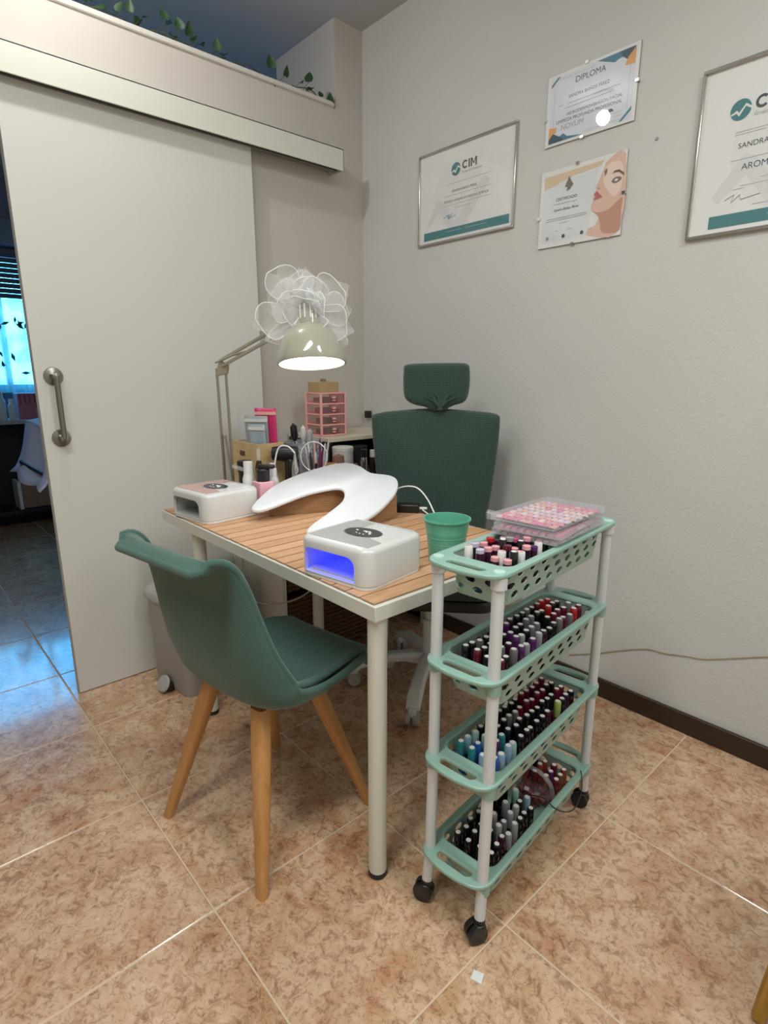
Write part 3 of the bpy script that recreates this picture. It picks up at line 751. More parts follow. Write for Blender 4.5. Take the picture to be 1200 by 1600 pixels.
for ang, Lp, Wp, tw in petals:
    d = (RV*math.cos(R(ang))+UV*math.sin(R(ang))+FV*tw).normalized()
    ax = d.cross(FV); ax = (ax-d*ax.dot(d)).normalized(); nm_ = ax.cross(d).normalized(); tws = random.uniform(-.5, .5)
    ax = (ax*math.cos(tws)+nm_*math.sin(tws)).normalized(); nm_ = ax.cross(d).normalized(); sg_ = random.choice([-1, 1])
    rows = []; e0 = []; e1 = []
    for i in range(17):
        s_ = i/16; wd = Wp*(math.sin(PI*min(1, s_*.52+.02))**1.2 if s_ < .72 else math.sqrt(max(0, 1-((s_-.72)/.30)**2))*.93)
        row = []
        for k in range(9):
            t_ = -1+k/4
            cup = sg_*(.030*t_*t_*s_-.02*s_*s_)+.0035*math.sin(t_*9+ang)*(1-s_)
            wob = 1+.08*math.sin(ang*1.7+t_*2.6)*s_
            row.append(d*(Lp*s_*wob)+ax*wd*t_*(1+.08*math.sin(ang+s_*3))+nm_*(cup+0.010*math.sin(t_*4+ang*.9)*s_))
        rows.append(row); e0.append(row[0]); e1.append(row[-1])
    pt = MB().grid(rows).build('ribbon_loop', tm, bow, smooth=80)
    MB().tube(e0[1:]+list(reversed(e1[1:])), .0012, 5).build('wired_edge', edge_m, pt, smooth=80)
MB().lathe([(0, -.022), (.02, -.018), (.026, 0), (.02, .018), (0, .022)], 12).build('knot', tm, bow, smooth=80)

# ------------------------------------------------------------------ certificates
def cert(name, x0, x1, z0, z1, label, style, tilt=0):
    t = thing(name, (x0, 1.9495, z1), label, 'certificate', rot=(tilt, 0, 0))
    return t, x1-x0, z1-z0
def patch(parent, name, pts, W_, H_, m, y):
    n_ = len(pts); vs = [(u*W_, y, -v_*H_) for u, v_ in pts]+[(u*W_, y+.0002, -v_*H_) for u, v_ in pts]
    fs = [tuple(range(n_)), tuple(reversed(range(n_, 2*n_)))]+[(i, (i+1) % n_, n_+(i+1) % n_, n_+i) for i in range(n_)]
    return MB().add(vs, fs).build(name, m, parent, smooth=0)
def text(parent, s_, u0, v0, u1, W_, H_, m, y, shear=0, bold=0, maxh=None):
    cu = bpy.data.curves.new('lettering', 'FONT'); cu.body = s_; cu.size = .1; cu.extrude = .0; cu.offset = 0; cu.shear = shear
    o = bpy.data.objects.new('lettering', cu); col.objects.link(o)
    dg = bpy.context.evaluated_depsgraph_get(); dg.update()
    me = bpy.data.meshes.new_from_object(o.evaluated_get(dg)); bpy.data.objects.remove(o)
    xs = [v_.co.x for v_ in me.vertices]; ys = [v_.co.y for v_ in me.vertices]
    sx = (u1-u0)*W_/(max(xs)-min(xs)); sy = sx
    if maxh: sy = maxh/(max(ys)-min(ys))
    for v_ in me.vertices: v_.co = ((v_.co.x-min(xs))*sx, 0, v_.co.y*sy)
    me.materials.clear(); me.materials.append(m)
    o = bpy.data.objects.new('lettering', me); col.objects.link(o); o.parent = parent; o.location = (u0*W_, y, -v0*H_)
    return o
def circ(cu_, cv, r, W_, H_, n_=28, a0=0, a1=360): return [(cu_+r*math.cos(R(a0+(a1-a0)*i/n_))/W_, cv+r*math.sin(R(a0+(a1-a0)*i/n_))/H_) for i in range(n_)]
def lines(parent, segs, W_, H_, m, y, th=.0012):
    q = MB()
    for u0_, u1_, v_ in segs: q.box(((u0_+u1_)/2*W_, y, -v_*H_), ((u1_-u0_)*W_, .0002, th))
    return q.build('fine_print', m, parent, smooth=0)
def frame(t, W_, H_, m, wd=.008, dp=.012):
    for nm, c_, d_ in (('frame_bar', (W_/2, -dp/2, -wd/2), (W_, dp, wd)), ('frame_bar', (W_/2, -dp/2, -H_+wd/2), (W_, dp, wd)), ('frame_bar', (wd/2, -dp/2, -H_/2), (wd, dp, H_-2*wd-.0002)), ('frame_bar', (W_-wd/2, -dp/2, -H_/2), (wd, dp, H_-2*wd-.0002))):
        MB().box(c_, d_).build(nm, m, t, .002, 2)
def cim(t, W_, H_, name2, title, lu, lv, lw, offs):
    y = -.0045
    MB().box((W_/2, -.002, -H_/2), (W_-.01, .003, H_-.01)).build('paper', M['paper'], t)
    patch(t, 'watermark', circ(.43, .52, .36*H_, W_, H_, 40), W_, H_, mat('watermark_grey', (.765, .765, .76), .7), y+.0006)
    patch(t, 'watermark_peak', [(.10, .76), (.22, .53), (.27, .56), (.40, .80), (.43, .78), (.70, .40), (.76, .46), (.48, .90), (.38, .92), (.24, .66), (.13, .80)], W_, H_, mat('watermark_line', (.70, .70, .70), .7), y+.0003)
    patch(t, 'bottom_band', [(offs[0], offs[2]), (offs[1], offs[2]), (offs[1], offs[3]), (offs[0], offs[3])], W_, H_, M['teal'], y)
    lines(t, [(offs[0]+.25, offs[0]+.42, offs[2]+.035), (offs[0]+.46, offs[1]-.22, offs[2]+.035)], W_, H_, M['inkpale'], y-.0003, .001)
    r_ = lw
    patch(t, 'logo_disc', circ(lu, lv, r_, W_, H_), W_, H_, M['teal'], y)
    def L(a, b): return (lu+a*r_/W_, lv-b*r_/H_)
    patch(t, 'logo_peak', [L(-1.0, -.45), L(-.88, -.25), L(-.35, .0), L(-.12, -.25), L(.45, .5), L(1.02, .1), L(1.0, -.12), L(.45, .22), L(-.1, -.62), L(-.38, -.28)], W_, H_, M['paper'], y-.0003)
    cl = lu+r_*1.35/W_
    lh = r_*1.25; st = lh*.21; xb = cl*W_; zb = -(lv*H_)-lh*.28
    q = MB(); N_ = 20; ro, ri = lh/2, lh/2-st
    def flat(pts): n_ = len(pts); q.add([(px_, y, pz_) for px_, pz_ in pts]+[(px_, y+.0003, pz_) for px_, pz_ in pts], [tuple(range(n_)), tuple(reversed(range(n_, 2*n_)))]+[(i, (i+1) % n_, n_+(i+1) % n_, n_+i) for i in range(n_)])
    for i in range(N_):
        a0, a1 = R(42+276*i/N_), R(42+276*(i+1)/N_); cxx, czz = xb+ro, zb+ro
        flat([(cxx+ro*math.cos(a0), czz+ro*math.sin(a0)), (cxx+ro*math.cos(a1), czz+ro*math.sin(a1)), (cxx+ri*math.cos(a1), czz+ri*math.sin(a1)), (cxx+ri*math.cos(a0), czz+ri*math.sin(a0))])
    x_ = xb+lh*1.08; flat([(x_, zb), (x_+st, zb), (x_+st, zb+lh), (x_, zb+lh)])
    x_ = xb+lh*1.45; m_ = lh*1.0
    flat([(x_, zb), (x_+st, zb), (x_+st, zb+lh), (x_, zb+lh)]); flat([(x_+m_-st, zb), (x_+m_, zb), (x_+m_, zb+lh), (x_+m_-st, zb+lh)])
    flat([(x_+st*.6, zb+lh), (x_+st*1.1, zb+lh), (x_+m_/2+st*.35, zb+lh*.28), (x_+m_/2-st*.35, zb+lh*.28)]); flat([(x_+m_-st*1.1, zb+lh), (x_+m_-st*.6, zb+lh), (x_+m_/2+st*.35, zb+lh*.28), (x_+m_/2-st*.35, zb+lh*.28)])
    q.build('lettering', M['ink'], t, smooth=0)
    text(t, 'Grupo de formación', cl, lv+r_*.92/H_, cl+r_*4.1/W_, W_, H_, M['inkgrey'], y, 0, .001)
    return y
SIL = mat('silver_frame', (.62, .60, .57), .22, 1)
t, W_, H_ = cert('framed_certificate', -1.935, -1.427, 1.760, 2.121, 'silver framed certificate with teal bottom band, left one of the four on the wall', 0)
y = cim(t, W_, H_, '', '', .410, .255, .0245, (.065, .955, .855, .945))
text(t, 'SANDRA BAÑOS PÉREZ', .372, .485, .632, W_, H_, M['ink'], y, 0, .002)
text(t, 'TÉCNICO AUXILIAR EN MEDICINA ESTÉTICA', .29, .585, .75, W_, H_, M['ink'], y, 0, .002, .011)
lines(t, [(.31, .76, .393), (.28, .77, .515), (.28, .77, .613), (.40, .58, .652)], W_, H_, M['inkgrey'], y)
q = MB().tube([(.29*W_, y, -.745*H_), (.33*W_, y, -.71*H_), (.35*W_, y, -.76*H_), (.38*W_, y, -.70*H_), (.37*W_, y, -.75*H_), (.42*W_, y, -.73*H_)], .0009, 4).build('signature', M['petrol'], t)
patch(t, 'stamp', circ(.345, .735, .009, W_, H_, 16), W_, H_, mat('stamp_blue', (.35, .48, .52), .7), y)
MB().box((W_/2, -.0075, -H_/2), (W_-.012, .002, H_-.012)).build('glass_pane', M['glass'], t)
frame(t, W_, H_, SIL)
t, W_, H_ = cert('framed_certificate', -.785, -.185, 1.612, 2.058, 'large silver framed certificate cut off by the right picture edge', 0)
y = cim(t, W_, H_, '', '', .180, .278, .0265, (.10, .90, .875, .95))
text(t, 'SANDRA BAÑOS PÉREZ', .19, .50, .53, W_, H_, M['ink'], y, 0, .002)
text(t, 'AROMATERAPIA', .215, .628, .50, W_, H_, M['ink'], y, 0, .002)
lines(t, [(.17, .60, .405), (.17, .30, .420), (.165, .62, .565), (.30, .55, .69), (.22, .60, .72), (.19, .24, .735), (.28, .56, .84)], W_, H_, M['inkgrey'], y)
MB().tube([(.16*W_, y, -.79*H_), (.20*W_, y, -.765*H_), (.19*W_, y, -.81*H_), (.225*W_, y, -.77*H_), (.23*W_, y, -.80*H_), (.31*W_, y, -.785*H_)], .0011, 4).build('signature', M['inkgrey'], t)
MB().box((W_/2, -.0075, -H_/2), (W_-.012, .002, H_-.012)).build('glass_pane', M['glass'], t)
frame(t, W_, H_, SIL, .009, .014)
def clipframe(t, W_, H_):
    MB().box((W_/2, -.0015, -H_/2), (W_, .002, H_)).build('backing_board', mat('hardboard', (.30, .27, .25), .8), t)
    MB().box((W_/2, -.0095, -H_/2), (W_, .002, H_)).build('glass_pane', M['glass'], t, .0005)
    MB().box((W_/2, -.0045, -H_/2), (W_-.001, .003, H_-.001)).build('mount_board', M['paper'], t)
    cl_ = MB().box((0, -.006, 0), (.012, .012, .008)).mesh('clip', M['chrome'])
    for p in ((W_*.45, 0, 0), (W_*.45, 0, -H_), (0, 0, -H_*.6), (W_, 0, -H_*.5)): inst('clip', cl_, t, p)
t, W_, H_ = cert('diploma', -1.308, -.985, 1.995, 2.213, 'small clip framed diploma with navy and orange corners, topmost on the wall', 0)
clipframe(t, W_, H_); y = -.0064
patch(t, 'diploma_sheet', [(.045, .045), (.96, .045), (.96, .96), (.045, .96)], W_, H_, M['dip_paper'], y)
y -= .0004
patch(t, 'corner_shape', [(.56, .045), (.96, .045), (.93, .10), (.88, .12), (.79, .13), (.75, .155)], W_, H_, M['petrol'], y)
patch(t, 'corner_shape', [(.80, .0451), (.96, .0451), (.88, .18), (.83, .125)], W_, H_, M['navy'], y-.0003)
patch(t, 'corner_shape', [(.96, .06), (.96, .26), (.86, .25), (.885, .155)], W_, H_, M['orange'], y-.0004)
patch(t, 'corner_shape', [(.045, .96), (.45, .96), (.27, .915), (.22, .86), (.15, .90), (.08, .84)], W_, H_, M['petrol'], y)
patch(t, 'corner_shape', [(.045, .959), (.24, .959), (.19, .90), (.09, .82), (.045, .90)], W_, H_, M['navy'], y-.0003)
patch(t, 'corner_shape', [(.045, .73), (.135, .745), (.13, .82), (.09, .83), (.045, .90)], W_, H_, M['orange'], y-.0004)
patch(t, 'corner_stripe', [(.045, .17), (.15, .045), (.12, .045), (.045, .13)], W_, H_, M['petrol'], y)
patch(t, 'corner_stripe', [(.96, .80), (.96, .85), (.87, .96), (.84, .96)], W_, H_, M['petrol'], y)
lines(t, [(.15, .55, .09), (.45, .86, .925)], W_, H_, M['inkgrey'], y, .0006)
q = MB()
for u in (.09, .915): q.box((u*W_, y, -.5*H_), (.0006, .0002, .62*H_))
q.build('border_line', M['inkgrey'], t)
text(t, 'DIPLOMA', .33, .21, .66, W_, H_, M['ink'], y, 0, .0012)
text(t, 'SANDRA BAÑOS PÉREZ', .26, .39, .71, W_, H_, M['ink'], y, 0, .002)
lines(t, [(.25, .83, .46), (.14, .20, .46), (.22, .75, .515)], W_, H_, M['inkgrey'], y, .002)
text(t, 'HIDRODERMOABRASIÓN FACIAL', .25, .625, .86, W_, H_, M['ink'], y, 0, .002)
text(t, 'LIMPIEZA PROFUNDA PROFESIONAL', .13, .705, .86, W_, H_, M['ink'], y, 0, .002)
text(t, 'NOVUM', .19, .81, .45, W_, H_, M['inkgrey'], y, 0, -.001)
patch(t, 'emblem', circ(.74, .80, .012, W_, H_, 14, 180, 360), W_, H_, M['ink'], y)
lines(t, [(.62, .86, .82), (.62, .86, .87)], W_, H_, M['inkgrey'], y, .0007)

t, W_, H_ = cert('beauty_certificate', -1.312, -.996, 1.664, 1.918, 'clip framed certificate with a woman\'s face, below the diploma', 0)
clipframe(t, W_, H_); y = -.0066
def A(*p): return [tuple(q_) for q_ in p]
bandm = mat('print_gold_band', (.72, .55, .38), .6); skin = mat('print_skin', (.74, .50, .40), .6); skin_d = mat('print_skin_shadow', (.55, .28, .20), .6); skin_l = mat('print_skin_light', (.84, .66, .57), .6)
patch(t, 'gold_band', A((.045, .08), (.76, .05), (.72, .11), (.40, .14), (.20, .20), (.045, .24)), W_, H_, bandm, y)
patch(t, 'pale_wash', A((.045, .24), (.40, .16), (.70, .12), (.66, .50), (.62, .93), (.045, .93)), W_, H_, mat('print_wash', (.72, .75, .77), .6), y)
y -= .0004
face = [(.80, .07), (.985, .05), (.985, .94), (.63, .935), (.635, .85), (.70, .83), (.735, .76), (.735, .70), (.70, .67), (.655, .63), (.640, .585), (.660, .53), (.662, .50), (.668, .455), (.685, .41), (.688, .385), (.682, .355), (.712, .29), (.735, .22), (.76, .15)]
patch(t, 'face_print', [tuple(p) for p in cr(face, 3, True)], W_, H_, skin, y)
patch(t, 'face_light', [tuple(p) for p in cr([(.80, .12), (.95, .14), (.97, .40), (.90, .52), (.80, .40), (.76, .28)], 5, True)], W_, H_, skin_l, y-.0003)
patch(t, 'neck_shadow', [tuple(p) for p in cr([(.655, .63), (.72, .67), (.85, .66), (.985, .55), (.985, .70), (.985, .94), (.80, .935), (.76, .80), (.735, .72)], 4, True)], W_, H_, skin_d, y-.0003)
y -= .0007
patch(t, 'lips', [tuple(p) for p in cr([(.676, .425), (.70, .41), (.73, .45), (.765, .495), (.72, .505), (.675, .515), (.664, .50), (.690, .468), (.668, .455)], 3, True)], W_, H_, mat('print_lip', (.50, .12, .11), .5), y)
patch(t, 'eyebrow', A((.855, .245), (.88, .215), (.93, .215), (.985, .27), (.985, .30), (.93, .245), (.885, .24)), W_, H_, mat('print_brow', (.16, .08, .05), .6), y)
patch(t, 'eye', [tuple(p) for p in cr([(.855, .335), (.885, .30), (.93, .295), (.965, .325), (.93, .36), (.885, .365)], 3, True)], W_, H_, mat('print_eye', (.22, .13, .09), .5), y)
patch(t, 'eye_white', [tuple(p) for p in cr([(.885, .335), (.90, .315), (.925, .325), (.915, .345)], 3, True)], W_, H_, M['paper'], y-.0003)
patch(t, 'far_eye', A((.765, .19), (.795, .16), (.80, .21), (.775, .26)), W_, H_, mat('print_eye_far', (.25, .13, .09), .5), y)
patch(t, 'nostril', A((.70, .375), (.725, .365), (.735, .39), (.71, .395)), W_, H_, skin_d, y)
patch(t, 'emblem', [tuple(p) for p in A((.31, .255), (.325, .21), (.355, .13), (.385, .20), (.41, .24), (.39, .27), (.37, .30), (.33, .31), (.345, .27))], W_, H_, mat('print_emblem', (.20, .16, .12), .6), y)
text(t, 'CERTIFICADO', .205, .415, .465, W_, H_, M['ink'], y, 0, .002)
text(t, 'Sandra Baños Pérez', .185, .545, .50, W_, H_, M['ink'], y, .5, .0)
lines(t, [(.18, .47, .455), (.10, .59, .635), (.09, .60, .66), (.27, .38, .705), (.22, .26, .80), (.37, .44, .80)], W_, H_, M['inkgrey'], y, .0015)
for u, m_ in ((.125, M['inkgrey']), (.215, M['inkpale']), (.33, M['ink']), (.41, M['inkpale']), (.48, M['inkpale']), (.555, M['ink'])):
    patch(t, 'small_logo', circ(u, .88, .0065, W_, H_, 14), W_, H_, m_, y)
# screw hole mark and thin cable on the wall
tag(MB().lathe([(0, 0), (.006, 0), (.004, .003), (0, .003)], 10, Matrix.Translation((-.909, 1.9498, 1.924)) @ Matrix.Rotation(R(90), 4, 'X')).build('wall_plug', M['inkgrey']), 'small grey wall plug right of the two clip framed certificates', 'wall plug')
wc = cr([(-1.05, 1.946, .12), (-.943, 1.946, .167), (-.83, 1.946, .225), (-.75, 1.946, .26), (-.689, 1.946, .267), (-.62, 1.946, .284), (-.567, 1.946, .294), (-.48, 1.946, .332), (-.393, 1.946, .372), (-.2, 1.946, .45), (0, 1.946, .50)], 5)
tag(MB().tube(wc, .0018, 6).build('thin_cable', M['gold_cord']), 'thin beige cable running along the right wall above the skirting', 'cable')
ex = thing('socket_block', (-2.275, 1.945, .99), 'small black square socket on the wall left of the office chair', 'socket')
MB().box((0, -.012, .02), (.032, .024, .036)).build('socket_body', M['black'], ex, .003)

# ------------------------------------------------------------------ ivy garland
def leaf_mesh(seed):
    random.seed(seed); fold = .35+.2*random.random()
    o_ = [(0, 0), (.30, -.10), (.46, .12), (.42, .42), (.24, .75), (0, 1.08)]
    vs = [(0, 0, 0), (0, .45, -.03), (0, 1.08, -.12)]
    vs += [(x, y_, x*fold-.12*(y_)**2) for x, y_ in o_[1:5]] + [(-x, y_, x*fold-.12*(y_)**2) for x, y_ in o_[1:5]]
    fs = [(0, 3, 4, 1), (1, 4, 5), (1, 5, 6, 2), (0, 1, 8, 7), (1, 9, 8), (1, 2, 10, 9)]
    return MB().add(vs, fs).mesh('leaf', M['leaf'], 60)
leafs = [leaf_mesh(k) for k in range(4)]
def garland(y0, y1, ys, label, seed, zb=2.405):
    random.seed(seed)
    t = thing('ivy_garland', (-2.345, (y0+y1)/2, 2.40), label, 'artificial ivy')
    yc = (y0+y1)/2; p = []
    k = 0; n_ = max(6, int((y1-y0)/.05))
    for k in range(n_+1):
        p.append((.02*math.sin(k*1.3)+.004, y0+(y1-y0)*k/n_-yc, .006+.006*math.sin(k*2.1)+.006))
    MB().tube(cr(p, 4), .0022, 5).build('stem', M['stem'], t)
    for (yy, zz, s_, rx) in ys:
        xx = random.uniform(.010, .035)
        o = inst('leaf', random.choice(leafs), t, (xx, yy-yc, zz-2.40), (R(random.uniform(50, 110)), R(random.uniform(-60, 60)), R(90+random.uniform(-50, 50))), (s_, s_, s_))
        o.rotation_euler = (R(rx), R(random.uniform(-25, 25)), R(75+random.uniform(-35, 35)))
        MB().tube([(xx, yy-yc, zz-2.40), (.0, yy-yc-.02, .008)], .0009, 4).build('leaf_stalk', M['stem'], t)
    return t
garland(.50, 1.26, [(.63, 2.415, .036, 120), (.72, 2.41, .036, 30), (.765, 2.425, .038, 140), (.80, 2.405, .034, 60), (.86, 2.425, .034, 80), (.90, 2.44, .034, 100), (.935, 2.43, .036, -30), (.96, 2.44, .030, 20), (1.02, 2.455, .036, 80), (1.045, 2.45, .040, 15), (1.02, 2.405, .040, -90),
                    (1.05, 2.415, .034, 10), (1.075, 2.44, .040, 90), (1.10, 2.43, .040, 120), (1.125, 2.415, .038, 60), (1.15, 2.42, .036, 20), (1.22, 2.42, .038, 110), (1.25, 2.415, .036, 40)], 'ivy garland with dark green leaves above the sliding door, left end', 4)
garland(1.30, 1.785, [(1.46, 2.44, .044, 100), (1.475, 2.385, .036, -60), (1.525, 2.43, .036, 120), (1.55, 2.395, .034, -20), (1.60, 2.425, .030, 20), (1.645, 2.44, .042, 80), (1.665, 2.42, .036, 10), (1.71, 2.405, .028, 70), (1.765, 2.395, .038, 120)], 'sparse ivy garland ending at the white pillar', 9)

# ------------------------------------------------------------------ pedal bin and low cabinet
tbn = thing('pedal_bin', (-2.085, .875, 0), 'grey pedal bin with rounded lid between the door and the table', 'bin', R(10))
def bring(hx, hy, z, r_): return [(x, y_, z) for x, y_ in rrect(hx, hy, r_, 5)]
MB().loft([bring(.115, .150, .0, .03), bring(.120, .155, .02, .035), bring(.132, .165, .365, .05)]).build('bin_body', M['grey_plastic'], tbn, smooth=40)
MB().loft([bring(.138, .170, .363, .05), bring(.138, .170, .370, .05)]).build('bin_liner', mat('liner_lilac', (.55, .55, .68), .4), tbn, smooth=40)
MB().loft([bring(.142, .175, .370, .05), bring(.144, .177, .382, .052), bring(.138, .171, .405, .055), bring(.118, .15, .425, .06), bring(.075, .10, .434, .06)]).build('lid', M['grey_lid'], tbn, smooth=50)
MB().tube(cr([(-.08, -.165, .405), (-.05, -.1, .430), (.02, -.04, .437), (.09, .05, .432), (.138, .12, .395)], 5), .003).build('lid_seam', M['grey_plastic'], tbn)
MB().lathe([(0, 0), (.030, 0), (.034, .006), (.030, .012), (0, .014)], 20, Matrix.Translation((-.005, -.178, .035)) @ Matrix.Rotation(R(62), 4, 'X')).build('pedal', M['grey_lid'], tbn, smooth=40)
MB().box((-.005, -.15, .022), (.05, .05, .03)).build('pedal_arm', M['black'], tbn, .004)

cb = thing('basket_cabinet', (-2.06, 1.3675, 0), 'white low cabinet with dark wicker baskets under the table', 'cabinet')
MB().box((0, -.2325, .335), (.40, .02, .67)).build('side_panel', M['lamin'], cb, .001)
MB().box((0, .2325, .335), (.40, .02, .67)).build('side_panel', M['lamin'], cb, .001)
MB().box((0, 0, .66), (.40, .444, .02)).build('top_panel', M['lamin'], cb, .001)
MB().box((-.19, 0, .325), (.015, .444, .65)).build('back_panel', M['lamin'], cb)
for z0 in (.03, .34):
    bs = MB().box((.0, 0, z0+.145), (.37, .43, .28)).build('basket', M['wicker'], cb, .01)
    wv = []
    q = MB()
    for k in range(14):
        zz = z0+.015+k*.02
        q.tube([(.187+.004*math.cos(j*PI), -.212+j*.0212, zz) for j in range(21)], .0075, 5)
    o = q.build('weave', mat('wicker_strand', (.13, .06, .028), .6), cb, smooth=60); o['kind'] = 'stuff'

# ------------------------------------------------------------------ rear stand, organiser and cosmetics
rs = thing('rear_stand', (-2.05, 1.685, 0), 'low white side table in the corner behind the nail table', 'side table')
MB().box((0, 0, .735), (.51, .50, .03)).build('top', M['lamin'], rs, .001)
for x in (-.23, .23):
    for y_ in (-.045, .225): MB().box((x, y_, .36), (.03, .03, .72)).build('leg', M['lamin'], rs, .001)
og = thing('organiser_shelf', (-2.145, 1.70, .75), 'cream wooden organiser shelf with dark inside under the pink drawer tower', 'organiser')
MB().box((0, 0, .185), (.33, .47, .018)).build('top_board', mat('cream_board', (.60, .54, .42), .5), og, .002)
MB().box((-.155, 0, .088), (.012, .46, .176)).build('back_board', M['black'], og)
for y_ in (-.225, .225): MB().box((0, y_, .088), (.31, .012, .176)).build('side_board', M['black'], og)
bx_ = thing('black_case', (-2.0, 1.60, .75), 'black cosmetics case inside the organiser shelf', 'case')
MB().box((0, -.02, .075), (.05, .19, .15)).build('case_body', M['black'], bx_, .006)

tw = thing('drawer_tower', (-2.108, 1.541, .945), 'pink plastic tower of four little clear fronted drawers', 'drawer tower')
# sides, four drawers facing +x
for y_ in (-.064, .064): MB().box((0, y_, .095), (.115, .005, .19)).build('side_frame', clear('pink_clear_side', (.92, .72, .70), .12, .1), tw)
for k in range(5): MB().box((0, 0, .003+.046*k), (.12, .136, .007)).build('shelf_rail', M['pink'], tw, .002)
for y_ in (-.066, .066):
    for x in (-.056, .056): MB().box((x, y_, .095), (.009, .009, .184)).build('post', M['pink'], tw, .001)
pc = clear('pink_clear_front', (.90, .72, .72), .10, .1)
for k in range(4):
    z = .026+.046*k
    d_ = MB().box((.055, 0, z), (.004, .122, .036)).box((-.0, 0, z-.016), (.105, .12, .003)).build('drawer', pc, tw, .001)
    MB().box((.062, .0, z+.004), (.012, .016, .009)).box((.062, 0, z-.008), (.008, .016, .006)).build('knob', M['pink'], d_, .002)
    q = MB(); random.seed(k)
    for j in range(11): q.box((random.uniform(-.03, .03), random.uniform(-.042, .042), z-.006), (.03, .02, .018), rot=(0, 0, random.random()))
    q.build('drawer_contents', mat('contents', [(.05, .04, .05), (.10, .08, .08), (.45, .05, .20), (.2, .1, .09)][k], .5), d_)
t = thing('kraft_box', (-2.115, 1.535, 1.136), 'small tan cardboard box on top of the pink drawer tower', 'box')
MB().box((0, 0, .022), (.09, .105, .044)).build('carton', mat('kraft', (.42, .30, .15), .7), t, .002)
MB().lathe([(0, .044), (.014, .044), (.012, .056), (0, .058)], 12).build('lid_knob', mat('kraft_dark', (.22, .14, .08), .7), t)

wb = thing('wooden_box', (-2.05, 1.155, TZ), 'open pine box holding sachets at the left rear of the table', 'box')
for c_, d_ in (((0, -.055, .105), (.20, .008, .21)), ((0, .055, .105), (.20, .008, .21)), ((-.096, 0, .105), (.008, .102, .21)), ((.096, 0, .105), (.008, .102, .21)), ((0, 0, .004), (.184, .102, .008))):
    MB().box(c_, d_).build('box_panel', M['pine'], wb, .001)
MB().box((-.02, -.0595, .165), (.04, .002, .02)).build('grip_hole', mat('hole_dark', (.10, .05, .04), .7), wb)
def packet(loc, w_, h_, rz, tilt, m_, lab, band=None):
    t = thing('sachet', loc, lab, 'sachet', rot=(R(tilt), 0, R(rz)))
    rows = [[(w_*(-.5+i/6), .006*math.sin(PI*i/6)*math.sin(PI*j/8), h_*j/8) for i in range(7)] for j in range(9)]
    MB().grid(rows).build('pouch', m_, t, smooth=60, solid=.003)
    if band: MB().box((0, -.003, h_*.93), (w_, .003, .012)).build('seal_strip', band, t)
    return t
packet((-2.00, 1.172, .80), .085, .285, 42, 3, mat('magenta_foil', (.62, .04, .16), .35), 'magenta sachet, tallest one in the pine box', M['pink'])
packet((-2.02, 1.142, .80), .095, .255, 38, 3, mat('grey_foil', (.36, .37, .39), .4), 'grey flat sachet in the pine box', M['inkpale'])
packet((-1.992, 1.130, .80), .07, .225, 35, 5, mat('blue_foil', (.36, .44, .50), .35), 'pale blue sachet, front one in the pine box', M['inkpale'])
packet((-2.11, 1.145, .80), .07, .26, 40, 3, M['film_milky'], 'clear empty plastic bag at the left of the pine box')
# grey patterned basket with tools
gb = thing('patterned_cup', (-1.995, 1.335, TZ), 'grey plastic basket with zigzag openwork holding brushes', 'basket')
gm = mat('grey_openwork', (.42, .43, .45), .5)
MB().lathe([(0, .003), (.066, .003), (.066, .0), (.070, .0), (.080, .195), (.083, .200), (.078, .200), (.067, .004)], 28, caps=(False, False)).build('basket_wall', gm, gb, smooth=40)
MB().lathe([(0, 0), (.066, 0), (.066, .004), (0, .004)], 28).build('basket_floor', gm, gb)
q = MB()
for r_ in range(3):
    for k in range(28):
        a0, a1 = 2*PI*k/28, 2*PI*(k+.5)/28; a2 = 2*PI*(k+1)/28; zz = .14+.018*r_; rd = .0795
        q.tube([(rd*math.cos(a0), rd*math.sin(a0), zz), (rd*math.cos(a1), rd*math.sin(a1), zz+.012), (rd*math.cos(a2), rd*math.sin(a2), zz)], .002, 4)
q.build('zigzag_relief', mat('openwork_light', (.58, .59, .61), .5), gb)
def stick(name, loc, ln, r_, tilt, az, m1, m2, lab, cat, group=None, tipr=None):
    t = thing(name, loc, lab, cat, rot=(0, R(tilt), R(az)), group=group)
    MB().lathe([(0, 0), (r_*.7, 0), (r_, ln*.15), (r_, ln*.7), (r_*.8, ln*.72)], 10, caps=(True, True)).build('handle', m1, t)
    tr = tipr or r_*.8
    MB().lathe([(r_*.7, ln*.72), (tr, ln*.80), (tr*.9, ln*.95), (0, ln)], 10).build('tip', m2, t)
    return t
brist = mat('bristle', (.10, .07, .06), .9)
stick('makeup_brush', (-2.02, 1.33, .745), .27, .010, 5, 200, M['grey_lid'], M['black'], 'thick grey brush standing left in the patterned basket', 'brush', tipr=.016)
stick('makeup_brush', (-1.985, 1.345, .745), .25, .011, 4, 60, M['inkpale'], M['grey_lid'], 'pale thick handled brush in the middle of the patterned basket', 'brush', tipr=.014)
stick('makeup_brush', (-1.98, 1.31, .745), .28, .003, -6, 40, M['black'], M['black'], 'thin black stick leaning out of the patterned basket', 'brush')
stick('makeup_brush', (-2.015, 1.355, .745), .26, .008, 6, 150, M['white_matte'], M['inkpale'], 'pale brush at the back of the patterned basket', 'brush', tipr=.012)
